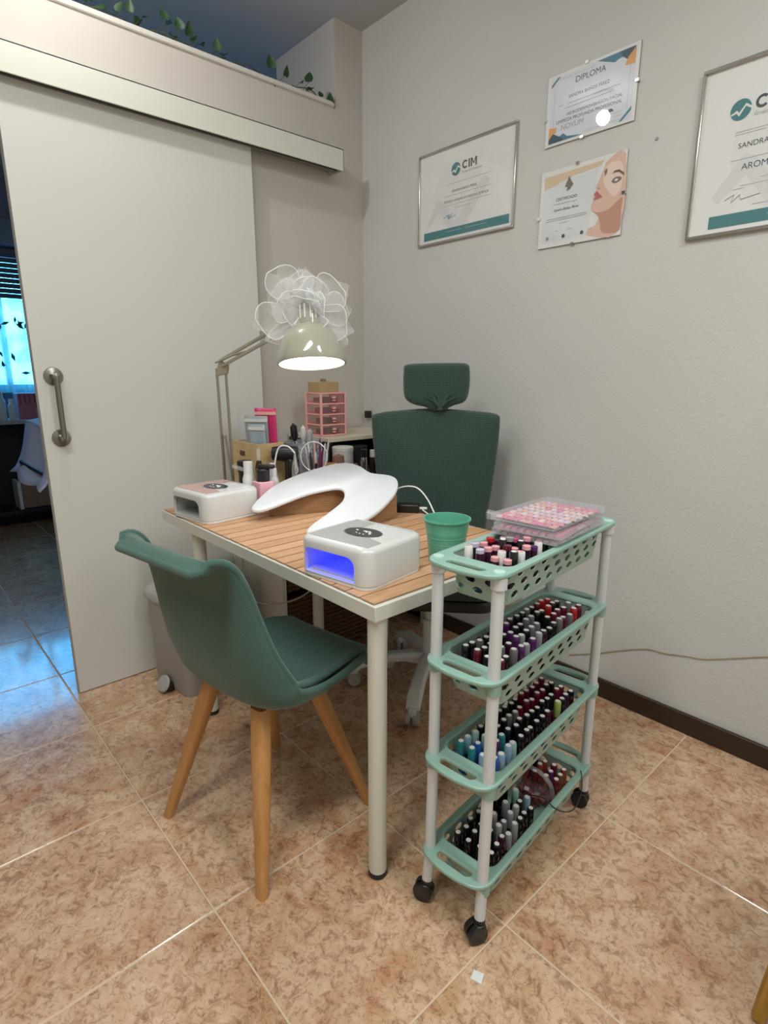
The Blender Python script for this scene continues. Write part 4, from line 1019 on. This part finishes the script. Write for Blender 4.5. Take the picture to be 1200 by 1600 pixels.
# tumbler with pens
tu = thing('pen_tumbler', (-1.872, 1.318, TZ), 'clear tumbler crowded with nail pens and brushes', 'tumbler')
MB().lathe([(.036, 0), (.040, .10), (.042, .11), (.040, .11), (.034, .003)], 24, caps=(False, False)).build('tumbler_wall', M['film'], tu)
MB().lathe([(0, 0), (.036, 0), (.036, .004), (0, .004)], 24).build('tumbler_floor', M['film'], tu)
pencols = [('black', (.02, .02, .02)), ('burgundy', (.18, .02, .07)), ('silver', (.55, .56, .58)), ('white', (.8, .8, .8)), ('plum', (.16, .04, .12)), ('rose pink', (.75, .40, .40)), ('grey', (.3, .3, .32)), ('pale lilac', (.62, .55, .66)), ('dark brown', (.06, .03, .02))]
for k, (nm, c_) in enumerate(pencols):
    rel = k*40; az = rel-42; pm_ = mat('pen_'+nm.replace(' ', '_'), c_, .35)
    rd = .018
    side = 'at the front' if rel < 30 or rel > 330 else 'at the front right' if rel < 70 else 'at the right' if rel < 110 else 'at the back right' if rel < 150 else 'at the back' if rel < 210 else 'at the back left' if rel < 250 else 'at the left' if rel < 290 else 'at the front left'
    stick('nail_pen', (-1.872+rd*math.cos(R(az)), 1.318+rd*math.sin(R(az)), .747), [.17, .18, .225, .20, .22, .21, .205, .19, .17][k], .0055, [5, 8, 9, 6, 4, 6, 7, 8, 6][k], az, pm_, pm_ if k % 3 else M['inkpale'], nm+' nail pen '+side+' of the clear tumbler', 'pen')
# hoop holder, drill pen, dryer, bottles
hp = thing('wire_hoop', (-1.80, 1.255, TZ), 'thin white wire hoop stand in front of the pen tumbler', 'stand')
MB().tube([(.052*math.cos(R(a))*.72, .052*math.cos(R(a))*.69, 0.165+.052*math.sin(R(a))*1.1) for a in range(-70, 251, 8)], .0022, 6).build('hoop', M['white_gloss'], hp)
MB().lathe([(0, 0), (.028, 0), (.026, .006), (0, .008)], 20).build('hoop_base', M['black'], hp)
MB().tube([(0, 0, .005), (0, 0, .118)], .0025, 6).build('hoop_post', M['white_gloss'], hp)
dp_ = thing('drill_handpiece', (-1.780, 1.155, TZ), 'silver nail drill handpiece standing upright with a white cord', 'nail drill')
MB().lathe([(0, 0), (.012, 0), (.014, .03), (.014, .13), (.010, .155), (.006, .17), (.004, .19), (0, .192)], 16).build('barrel', M['chrome'], dp_, smooth=50)
MB().tube(cr([(0, 0, .19), (-.02, -.018, .215), (-.05, -.04, .205), (-.062, -.055, .12), (-.066, -.064, .02), (-.068, -.07, .004)], 5), .003).build('cord', M['white_cord'], dp_)
hg = thing('heat_gun', (-1.885, 1.175, TZ), 'black bulky hair dryer shaped tool in front of the pine box', 'tool')
MB().lathe([(0, -.05), (.026, -.045), (.032, 0), (.030, .05), (0, .055)], 18, Matrix.Translation((0, 0, .175)) @ Matrix.Rotation(R(45), 4, 'Z') @ Matrix.Rotation(R(90), 4, 'Y')).build('barrel', M['black'], hg)
MB().box((.02, .02, .08), (.04, .05, .16)).build('handle', M['black'], hg, .008)
am = mat('amber_dark', (.04, .02, .015), .15)
lil = mat('lilac_clear', (.62, .52, .60), .2)
bottle('polish_remover', (-1.850, 1.10, TZ), .019, .15, lil, M['white_matte'], 'small lilac bottle with white cap beside the black tool')
bottle('polish_remover', (-1.815, 1.085, TZ), .016, .135, M['white_matte'], M['white_matte'], 'small white bottle right of the lilac one')
bottle('dropper_bottle', (-1.88, 1.06, TZ), .014, .205, am, M['film_milky'], 'dark dropper bottle with a clear top in front of the pine box')
bottle('powder_jar', (-1.945, 1.035, TZ), .024, .155, am, M['black'], 'dark jar with black lid behind the white bottle', neck=.95, cap=.2)
pkm = mat('pink_bottle', (.80, .42, .50), .35)
pb = thing('pump_bottle', (-1.768, 1.01, TZ), 'square pink bottle with a black pump head next to the hand rest', 'bottle')
MB().prism(rrect(.030, .030, .008, 3), 0, .105).build('bottle_body', pkm, pb, .003)
MB().lathe([(0, .105), (.024, .105), (.024, .145), (.020, .150), (0, .150)], 20).build('pump_collar', M['black'], pb)
MB().box((.012, .008, .157), (.060, .022, .014), rot=(0, 0, R(40))).build('pump_head', M['black'], pb, .004)
wbt = bottle('cleanser_bottle', (-1.826, .985, TZ), .022, .170, M['white_matte'], M['white_matte'], 'white bottle with white cap behind the left nail lamp', neck=.62, cap=.25)
rt = thing('silicone_brush', (-1.865, 1.01, TZ), 'brush with a red round knob and clear handle behind the left lamp', 'brush')
MB().lathe([(0, -.014), (.010, -.010), (.014, 0), (.010, .010), (0, .014)], 14, Matrix.Translation((.0, 0, .125))).build('knob', mat('red_knob', (.75, .03, .06), .35), rt)
MB().tube([(0, 0, .125), (-.048, -.04, .145)], [.007, .008]).build('handle', M['film_milky'], rt)
MB().tube([(0, 0, 0), (0, 0, .115)], .006).build('stem', M['film_milky'], rt)
for (x, y_, d_, h_, lab) in ((-1.775, 1.075, (.055, .04), .052, 'small wooden tray box beside the pink bottle'), (-1.775, 1.315, (.04, .04), .135, 'narrow wooden organiser box behind the hand rest')):
    t = thing('tray_box', (x, y_, TZ), lab, 'box', R(30))
    a, b_ = d_
    for c_, e_ in (((0, -b_/2, h_/2), (a, .005, h_)), ((0, b_/2, h_/2), (a, .005, h_)), ((-a/2+.0025, 0, h_/2), (.005, b_-.005, h_)), ((a/2-.0025, 0, h_/2), (.005, b_-.005, h_)), ((0, 0, .003), (a-.01, b_-.005, .006))):
        MB().box(c_, e_).build('box_panel', M['beech'], t, .0005)
pj = thing('cotton_jar', (-1.935, 1.50, .75), 'round white jar with flat lid on the side table behind the hand rest', 'jar')
MB().lathe([(0, 0), (.043, 0), (.045, .004), (.045, .145), (0, .145)], 28).build('jar_body', mat('jar_cream', (.62, .60, .56), .45), pj, .001)
MB().lathe([(0, .145), (.046, .145), (.046, .158), (.043, .161), (0, .161)], 28).build('lid', mat('jar_lid', (.68, .66, .62), .4), pj)
stick('powder_brush', (-1.80, 1.372, TZ), .165, .008, 0, 0, M['black'], mat('brown_bristle', (.22, .11, .08), .9), 'fluffy brown powder brush standing left of the white jar', 'brush', tipr=.026)
smb = [((-1.865, 1.56), .016, .15, M['chrome'], M['black'], 'silver slim bottle right of the white jar'), ((-1.885, 1.63), .017, .14, am, M['inkpale'], 'dark bottle with pale cap on the side table'), ((-1.845, 1.62), .015, .13, M['black'], M['black'], 'black slim bottle in the middle of the side table'),
       ((-1.86, 1.70), .017, .15, am, M['black'], 'dark bottle with black cap left of the office chair'), ((-1.83, 1.75), .016, .12, M['white_matte'], M['black'], 'white label bottle nearest the office chair'), ((-1.90, 1.545), .014, .09, mat('berry', (.30, .02, .08), .3), M['chrome'], 'berry red short bottle beside the white jar')]
for (x, y_), r_, h_, a, b_, lab in smb: bottle('cosmetic_bottle', (x, y_, .75), r_, h_, a, b_, lab, neck=.7)
# phone charger and white cable on the table
cg = thing('charger', (-1.40, 1.372, TZ), 'black charger block at the rear edge of the table', 'charger', R(40))
MB().prism(rrect(.042, .020, .008, 3), 0, .030).build('charger_body', M['black'], cg, .004)
MB().box((.055, 0, .015), (.028, .012, .008)).build('plug_tip', M['white_gloss'], cg, .002)
tag(MB().tube(cr([(-1.342, 1.388, .755), (-1.25, 1.34, .752), (-1.19, 1.30, .7435), (-1.15, 1.26, .7435)], 5), .0024, 6).tube(cr([(-1.46, 1.34, .80), (-1.43, 1.37, .825), (-1.37, 1.385, .83), (-1.30, 1.37, .80), (-1.22, 1.33, .755), (-1.16, 1.29, .7435), (-1.10, 1.25, .7435)], 6), .0026, 6).build('charging_cable', M['white_cord']), 'white charging cable arching over the black charger', 'cable')
# green metal pot
gp = thing('metal_pot', (-.948, 1.072, TZ), 'turquoise green metal pot at the right edge of the table', 'pot')
MB().lathe([(.045, .0), (.0455, .002), (.049, .05), (.0505, .053), (.0495, .056), (.0515, .066), (.0525, .069), (.0515, .072), (.059, .110), (.062, .112), (.062, .116), (.058, .116), (.0565, .109), (.044, .003)], 40, caps=(False, False)).build('pot_wall', M['pot'], gp, smooth=35)
MB().lathe([(0, .001), (.0445, .001), (.0445, .004), (0, .004)], 40).build('pot_floor', M['pot'], gp)
# hanging lamp cord
tag(MB().tube(cr([(-1.512, .778, .700), (-1.53, .79, .605), (-1.539, .80, .547), (-1.583, .86, .481), (-1.547, .93, .469), (-1.504, 1.0, .497), (-1.505, 1.06, .545), (-1.51, 1.10, .62), (-1.51, 1.11, .70)], 6), .0028, 6).build('hanging_cord', M['grey_cord']), 'grey lamp cord hanging in a loop under the table top', 'cord')
# power strip under the table
ps = thing('power_strip', (-1.72, 1.44, 0), 'white power strip lying on the floor under the table', 'power strip', R(30))
MB().box((0, 0, .02), (.26, .06, .04)).build('strip_body', M['white_gloss'], ps, .006)
q = MB()
for k in range(4): q.lathe([(0, 0), (.018, 0), (.018, .001), (0, .001)], 14, Matrix.Translation((-.09+.06*k, 0, .04)))
q.build('outlet', M['grey_lid'], ps)

# ------------------------------------------------------------------ trolley
CX, CY, CR = -.700, 1.087, R(5.5)
cart = thing('trolley', (CX, CY, 0), 'mint green four tier rolling trolley with white poles full of nail polish', 'trolley', CR)
LX, LY = .0715, .260
tiers = [('bottom', .145), ('third', .392), ('second', .630), ('top', .852)]
for sx in (-1, 1):
    for sy in (-1, 1):
        spl = .010  # slight spread to the floor
        p = [(sx*(LX-.0005), sy*LY, .845), (sx*LX, sy*LY, .40), (sx*LX, sy*(LY+.003), .145), (sx*(LX+.002), sy*(LY+.010), .052)]
        pl_ = MB().tube(p, .0125, 14).build('pole', M['pole'], cart, smooth=50)
        Mx = Matrix.Translation((sx*(LX+.002), sy*(LY+.010), 0)) @ Matrix.Rotation(R([20, -35, 60, 10][(sx+1)+(sy+1)//2]), 4, 'Z')
        q = MB()
        for s_ in (-1, 1): q.lathe([(0, -.007), (.021, -.007), (.0235, -.004), (.0235, .004), (.021, .007), (0, .007)], 20, Mx @ Matrix.Translation((-.008, s_*.0095, .0235)) @ Matrix.Rotation(R(90), 4, 'X'))
        q.build('caster_wheel', M['black'], pl_)
        MB().box((-.002, 0, .035), (.024, .034, .026), Mx).lathe([(0, .04), (.013, .04), (.013, .06), (0, .06)], 14, Mx).build('caster_hood', M['black'], pl_, .004)
BX, BY = .0725, .228
def basket(z):
    # rim with bowed ends, slots and basket opening
    out_ = []
    for x, y_ in rrect(.0865, .280, .026, 7): out_.append(Vector((x, y_)))
    ext = []
    for i_, p in enumerate(out_):
        ext.append(p); q2 = out_[(i_+1) % len(out_)]
        if abs(p.y-q2.y) < 1e-6 and abs(p.x-q2.x) > .05:
            for k in range(1, 12): ext.append(p.lerp(q2, k/12))
    out_ = [Vector((p.x, p.y+math.copysign(.018*max(0, 1-(p.x/.0865)**2), p.y) if abs(p.y) > .2 else p.y)) for p in ext]
    hole = rrect(BX+.003, BY+.003, .028, 5)
    s1 = [(x, y_-.266) for x, y_ in rrect(.049, .012, .0115, 4)]; s2 = [(x, y_+.266) for x, y_ in rrect(.049, .012, .0115, 4)]
    s1 = [(x, y_-(.010*(1-(x/.049)**2) if y_ < -.266 else .004*(1-(x/.049)**2))) for x, y_ in s1]; s2 = [(x, y_+(.010*(1-(x/.049)**2) if y_ > .266 else .004*(1-(x/.049)**2))) for x, y_ in s2]
    rim = plate2d('rim', [[tuple(p) for p in out_], hole, s1, s2], .010, M['mint'], cart, .0035, (0, 0, z))
    # raised lip and corner sockets
    q = MB().tube([(p.x*.97, p.y*.992, -.001) for p in out_], .0058, 8, closed=True).tube([(x, y_, .0) for x, y_ in rrect(BX+.002, BY+.002, .027, 5)], .0045, 8, closed=True)
    q.build('rim_lip', M['mint'], rim, smooth=80)
    cme = MB().lathe([(.0128, -.030), (.0160, -.028), (.0165, -.004), (.0165, .003), (.0128, .005)], 18, None, (False, False)).mesh('pole_collar', M['mint'] if z < .8 else M['pole'], 40)
    kme = MB().lathe([(0, .004), (.012, .004), (.011, .0065), (0, .0072)], 16).mesh('pole_cap', M['cap_pale'])
    for sx in (-1, 1):
        for sy in (-1, 1):
            inst('pole_collar', cme, rim, (sx*LX, sy*LY, 0))
            if z > .8: inst('pole_cap', kme, rim, (sx*LX, sy*LY, 0))
    # perforated wall
    dpt = .080
    base = rrect(BX, BY, .026, 6); L_ = [0]
    for i in range(len(base)): 
        a, b_ = base[i], base[(i+1) % len(base)]; L_.append(L_[-1]+math.hypot(b_[0]-a[0], b_[1]-a[1]))
    tot = L_[-1]
    def pt(s, h):
        s = (s % 1)*tot
        for i in range(len(base)):
            if L_[i+1] >= s: break
        k = (s-L_[i])/max(L_[i+1]-L_[i], 1e-9)
        ins = .011*h
        lo = rrect(BX-ins, BY-ins, .026-ins*.5, 6); a, b_ = lo[i], lo[(i+1) % len(lo)]
        return (a[0]+(b_[0]-a[0])*k, a[1]+(b_[1]-a[1])*k, -dpt*h)
    nc, nr = 23, 3; q = MB(); N = 16
    h0, h1 = .10, .92
    for r_ in range(nr):
        ha, hb = h0+(h1-h0)*r_/nr, h0+(h1-h0)*(r_+1)/nr
        for c_ in range(nc):
            o_ = (r_ % 3)*.36
            sa, sb = (c_+o_)/nc, (c_+1+o_)/nc
            outer = []; inner_ = []
            for k in range(N):
                a = 2*PI*k/N; ca, sa_ = math.cos(a), math.sin(a); m_ = max(abs(ca), abs(sa_))
                ou = (.5+.5*ca/m_, .5+.5*sa_/m_); iu = (.5+.27*ca, .5+.35*sa_)
                outer.append(pt(sa+(sb-sa)*ou[0], ha+(hb-ha)*ou[1])); inner_.append(pt(sa+(sb-sa)*iu[0], ha+(hb-ha)*iu[1]))
            q.add(outer+inner_, [(k, (k+1) % N, N+(k+1) % N, N+k) for k in range(N)])
    for ha, hb in ((-.02, h0), (h1, 1.0)):
        q.grid([[pt(k/96, ha) for k in range(96)], [pt(k/96, hb) for k in range(96)]], closed=True)
    wl = q.build('basket_wall', M['mint_wall'], rim, smooth=0, solid=.0022)
    lo = rrect(BX-.011, BY-.011, .02, 6)
    MB().prism(lo, -dpt-.002, -dpt+.001).build('basket_floor', M['mint'], rim)
    return rim
for nm, z in tiers: basket(z)

# nail polish bottles
cartM = Matrix.Translation((CX, CY, 0)) @ Matrix.Rotation(CR, 4, 'Z')
PAL = {'black': (.008, .007, .009), 'burgundy': (.12, .008, .02), 'red': (.50, .015, .02), 'grey': (.17, .16, .17), 'purple': (.10, .02, .13), 'dark plum': (.05, .008, .03), 'white': (.80, .80, .78), 'pink': (.82, .38, .42), 'hot pink': (.75, .08, .25), 'lilac': (.58, .52, .68),
       'teal': (.02, .22, .25), 'blue': (.02, .10, .42), 'light blue': (.28, .44, .60), 'navy': (.01, .015, .07), 'mint': (.35, .58, .52), 'gold': (.50, .36, .15), 'brown': (.18, .07, .04), 'rust red': (.28, .05, .03), 'lime': (.40, .50, .12), 'silver': (.34, .34, .36)}
bodym = {}
for k, c_ in PAL.items(): M['np_'+k] = mat('polish_'+k.replace(' ', '_'), c_, .12, coat=.5)
stick_m = mat('cap_sticker', (.80, .78, .76), .5)
BH = .086
protos = {}
def polish(colr, body, topped):
    key = (colr, body, topped)
    if key in protos: return protos[key]
    bdy = MB().lathe([(0, 0), (.0105, 0), (.0118, .003), (.0118, .036), (.010, .042), (.0055, .046), (0, .046)], 12).mesh('nail_polish', M['np_'+body], 40)
    ct_ = BH-.009 if topped else BH
    cap = MB().lathe([(0, .044), (.0092, .044), (.0096, .050), (.0090, ct_-.002), (.0078 if not topped else .009, ct_), (0, ct_)], 12).mesh('cap', M['np_'+(('black' if body == 'black' else 'dark plum') if topped else colr)], 40)
    if topped: stk = MB().lathe([(0, ct_+.0001), (.0092, ct_+.0001), (.0090, BH-.001), (.0075, BH), (0, BH)], 12).mesh('cap_top', M['np_'+colr], 40)
    else: stk = MB().lathe([(0, BH), (.0060, BH), (.0060, BH+.0006), (0, BH+.0006)], 10).mesh('sticker', M['np_pink'] if colr == 'white' else stick_m, 0)
    protos[key] = (bdy, cap, stk); return protos[key]
ORD = ['first', 'second', 'third', 'fourth', 'fifth', 'sixth', 'seventh', 'eighth', 'ninth', 'tenth', 'eleventh', 'twelfth', 'thirteenth', 'fourteenth', 'fifteenth']
POS = ['at the table side', 'left of centre', 'right of centre', 'at the wall side']
def put_polish(tier, z, row, colm, capc, body, dx=0, dy=0, tilt=(0, 0), dz=0):
    topped = tier == 'top' and capc not in ('white', 'black')
    bdy, cap, stk = polish(capc, body, topped)
    lx = -.0435+.0290*colm+dx; ly = -.190+.0271*row+dy
    p = cartM @ Vector((lx, ly, z-.0785+dz))
    o = bpy.data.objects.new('nail_polish', bdy); col.objects.link(o)
    o.location = p; o.rotation_euler = (tilt[0], tilt[1], random.random()*6)
    tag(o, '%s %s nail polish, %s basket, %s row from near end, %s' % (capc, 'topped' if topped else 'capped', tier, ORD[row], POS[colm]), 'nail polish', 'nail polish bottles in the %s basket' % tier)
    for nm, me in (('cap', cap), ('cap_top' if topped else 'sticker', stk)):
        c = bpy.data.objects.new(nm, me); col.objects.link(c); c.parent = o
random.seed(21)
def pick(ws):
    r_ = random.random()*sum(w_ for _, w_ in ws)
    for c_, w_ in ws:
        r_ -= w_
        if r_ <= 0: return c_
    return ws[-1][0]
def fill(tier, z, rows, chooser, skip=.04, dzr=(-.004, .005)):
    for row in rows:
        for cm_ in range(4):
            if random.random() < skip: continue
            c_, b_ = chooser(row, cm_)
            put_polish(tier, z, row, cm_, c_, b_, random.uniform(-.0012, .0012), random.uniform(-.001, .001), (R(random.uniform(-2, 2)), R(random.uniform(-2, 2))), random.uniform(*dzr))
top1 = [['white', 'lilac', 'pink', 'pink'], ['lilac', 'pink', 'white', 'black'], ['pink', 'pink', 'burgundy', 'white'], ['red', 'black', 'pink', 'pink'], ['dark plum', 'silver', 'black', 'purple'], ['white', 'hot pink', 'pink', 'white'], ['pink', 'white', 'pink', 'black']]
fill('top', .852, range(7), lambda r_, c_: (top1[r_][c_], pick([('dark plum', 3), ('black', 3), ('burgundy', 1)])), .04, (-.002, .012))
def ch2(r_, c_):
    if r_ < 3: return pick([('black', 6), ('burgundy', 1), ('grey', 2)]), pick([('black', 2), ('dark plum', 2)])
    if r_ < 7: return pick([('purple', 3), ('dark plum', 3), ('silver', 2), ('black', 2)] if c_ > 0 else [('black', 4), ('purple', 2)]), 'dark plum'
    if r_ < 11: return pick([('black', 5), ('grey', 3), ('dark plum', 3), ('burgundy', 1)]), 'black'
    return pick([('red', 2), ('black', 5), ('burgundy', 3), ('grey', 1)]), 'dark plum'
fill('second', .630, range(15), ch2)
def ch3(r_, c_):
    if r_ < 2: return pick([('navy', 3), ('blue', 3), ('gold', 1), ('light blue', 2), ('teal', 1)]), pick([('navy', 1), ('blue', 1)])
    if r_ < 4: return pick([('teal', 3), ('light blue', 3), ('mint', 2), ('black', 2), ('purple', 1)]), pick([('teal', 1), ('light blue', 1), ('black', 1)])
    if r_ < 9: return pick([('black', 9), ('burgundy', 1), ('grey', 1)]), 'black'
    return pick([('black', 5), ('burgundy', 4), ('dark plum', 2), ('red', 1), ('lime', .3)]), pick([('burgundy', 2), ('black', 2)])
fill('third', .392, range(15), ch3)
def ch4(r_, c_):
    if r_ < 3: return pick([('black', 7), ('dark plum', 1)]), 'black'
    if r_ < 7: return pick([('silver', 4), ('grey', 2), ('black', 2), ('white', .6)]), pick([('grey', 1), ('silver', 1), ('black', 1)])
    if r_ < 9: return pick([('mint', 1), ('pink', 1), ('light blue', 1), ('black', 2)]), 'black'
    return pick([('burgundy', 3), ('rust red', 3), ('brown', 2), ('black', 2), ('purple', 1)]), pick([('rust red', 1), ('burgundy', 1), ('brown', 1)])
fill('bottom', .145, range(9), ch4)
fill('bottom', .145, range(12, 15), ch4)
# plastic bag of decorations with arched handle in the bottom basket
def cl(x, y_, z): return tuple(cartM @ Vector((x, y_, z)))
bg = thing('clear_case', cl(0, .105, .069), 'clear plastic case with arched handle and red contents in the bottom basket', 'case', CR)
MB().prism(rrect(.052, .026, .010, 3), 0, .05).build('case_body', M['film'], bg, .002)
q = MB(); random.seed(6)
for k in range(30): q.box((random.uniform(-.042, .042), random.uniform(-.018, .018), random.uniform(.008, .042)), (.013, .010, .008), rot=(random.random(), random.random(), random.random()))
o = q.build('contents', mat('red_beads', (.20, .012, .02), .3), bg); o['kind'] = 'stuff'
MB().tube(cr([(-.052, .01, .04), (-.050, .005, .08), (-.025, 0, .105), (.015, -.002, .108), (.045, 0, .085), (.052, .01, .04)], 5), .006, 8).build('arched_handle', M['film_milky'], bg, smooth=60)
tag(MB().tube(cr([cl(.02, .03, .155), cl(.06, .03, .17), cl(.095, .045, .145), cl(.115, .09, .125), cl(.11, .15, .13), cl(.095, .19, .15), cl(.085, .20, .165)], 6), .0015, 6).build('black_cable', M['black']), 'thin black cable looping out of the bottom basket of the trolley', 'cable')

# swatch boxes on the top basket
pinks = [(.85, .42, .42), (.88, .55, .50), (.85, .30, .42), (.90, .68, .66), (.78, .55, .68), (.86, .45, .38), (.80, .20, .35), (.90, .60, .56), (.82, .68, .76)]
pm_ = [mat('swatch_%d' % k, c_, .2, coat=.5) for k, c_ in enumerate(pinks)]
tipme = []
for m_ in pm_:
    q = MB(); rows = []
    for j in range(6):
        v_ = j/5; wv_ = .0080*(math.sin(PI*(.18+.74*v_)))**.6; hv = .0045*math.sin(PI*min(1, .12+v_*.86))
        rows.append([(wv_*math.cos(PI*i/6), -.017+.034*v_, hv*math.sin(PI*i/6)) for i in range(7)])
    tipme.append(q.grid(rows).mesh('nail_tip', m_, 70))
labs = ['clear box of pink nail colour tips, topmost of the stack on the trolley', 'clear box of nail colour tips, middle one of the stack on the trolley', 'clear box of nail colour tips, lowest of the stack on the trolley']
for k, (dx, dy, rz, nt) in enumerate([(0, 0, 0, 0), (.004, -.006, 3, 0), (-.004, .004, -2, 1)]):
    zb = .8605+.0155*k
    t = thing('swatch_box', cl(.002+dx, .075+dy, zb), labs[2-k], 'swatch box', CR+R(rz), 'stacked clear swatch boxes')
    hw, hl, hh = .079, .125, .0145
    q = MB()
    for c_, d_ in (((0, 0, .0008), (2*hw, 2*hl, .0012)), ((0, -hl, hh/2), (2*hw, .0014, hh)), ((0, hl, hh/2), (2*hw, .0014, hh)), ((-hw, 0, hh/2), (.0014, 2*hl, hh)), ((hw, 0, hh/2), (.0014, 2*hl, hh))): q.box(c_, d_)
    q.build('tray', M['film_milky'], t)
    MB().box((0, 0, hh), (2*hw, 2*hl, .0010)).build('lid', M['film'], t)
    MB().box((hw+.003, -.02, hh*.6), (.006, .035, .005)).build('latch', M['film_milky'], t, .001)
    random.seed(k+3)
    for r_ in range(8):
        for c_ in range(10 if k == 2 else 0):
            base_i = [6, 2, 8, 4, 3, 7, 1, 5][r_]
            o = inst('nail_tip', tipme[(base_i+random.choice([0, 0, 1, 8])) % 9], t, (-hw+.009+c_*.0155, -hl+.022+r_*.0288, .0045), (0, 0, R(random.uniform(-10, 10)+12)))
    if k < 2:
        q = MB()
        for r_ in range(8):
            for c_ in range(9): q.box((-hw+.012+c_*.017, -hl+.019+r_*.0295, .004), (.011, .024, .005))
        o = q.build('tip_row', pm_[k+1], t); o['kind'] = 'stuff'
tb_ = thing('plastic_roll', cl(-.095, .045, .8735), 'rolled clear plastic sleeve lying beside the swatch boxes', 'plastic sleeve', rot=(R(82), 0, CR+R(-72)))
MB().lathe([(.011, -.03), (.012, -.03), (.012, .05), (.011, .05)], 18, caps=(False, False)).build('sleeve', M['film_milky'], tb_)

# ------------------------------------------------------------------ small things on the floor, brass leg at the right
sc_ = thing('paper_scrap', (-.549, .757, 0), 'tiny white square scrap lying on the floor in front of the trolley', 'scrap', R(20))
MB().add([(-.012, -.010, .001), (.012, -.011, .001), (.011, .010, .003), (-.011, .011, .001)], [(0, 1, 2, 3)]).build('scrap', M['white_gloss'], sc_, smooth=0, solid=.0015)
bt = thing('brass_stool', (.10, 1.22, 0), 'brass stool leg slanting at the lower right picture edge', 'stool')
MB().tube([(-.234, -.120, .006), (-.20, -.09, .46)], .013, 12).build('leg', M['gold'], bt)
MB().tube([(.225, -.135, .006), (.16, -.10, .46)], .013, 12).build('leg', M['gold'], bt)
MB().tube([(0, .25, .006), (0, .18, .46)], .013, 12).build('leg', M['gold'], bt)
MB().lathe([(0, .455), (.225, .455), (.235, .47), (.235, .50), (.215, .515), (0, .52)], 32).build('seat', M['fabric_office'], bt)
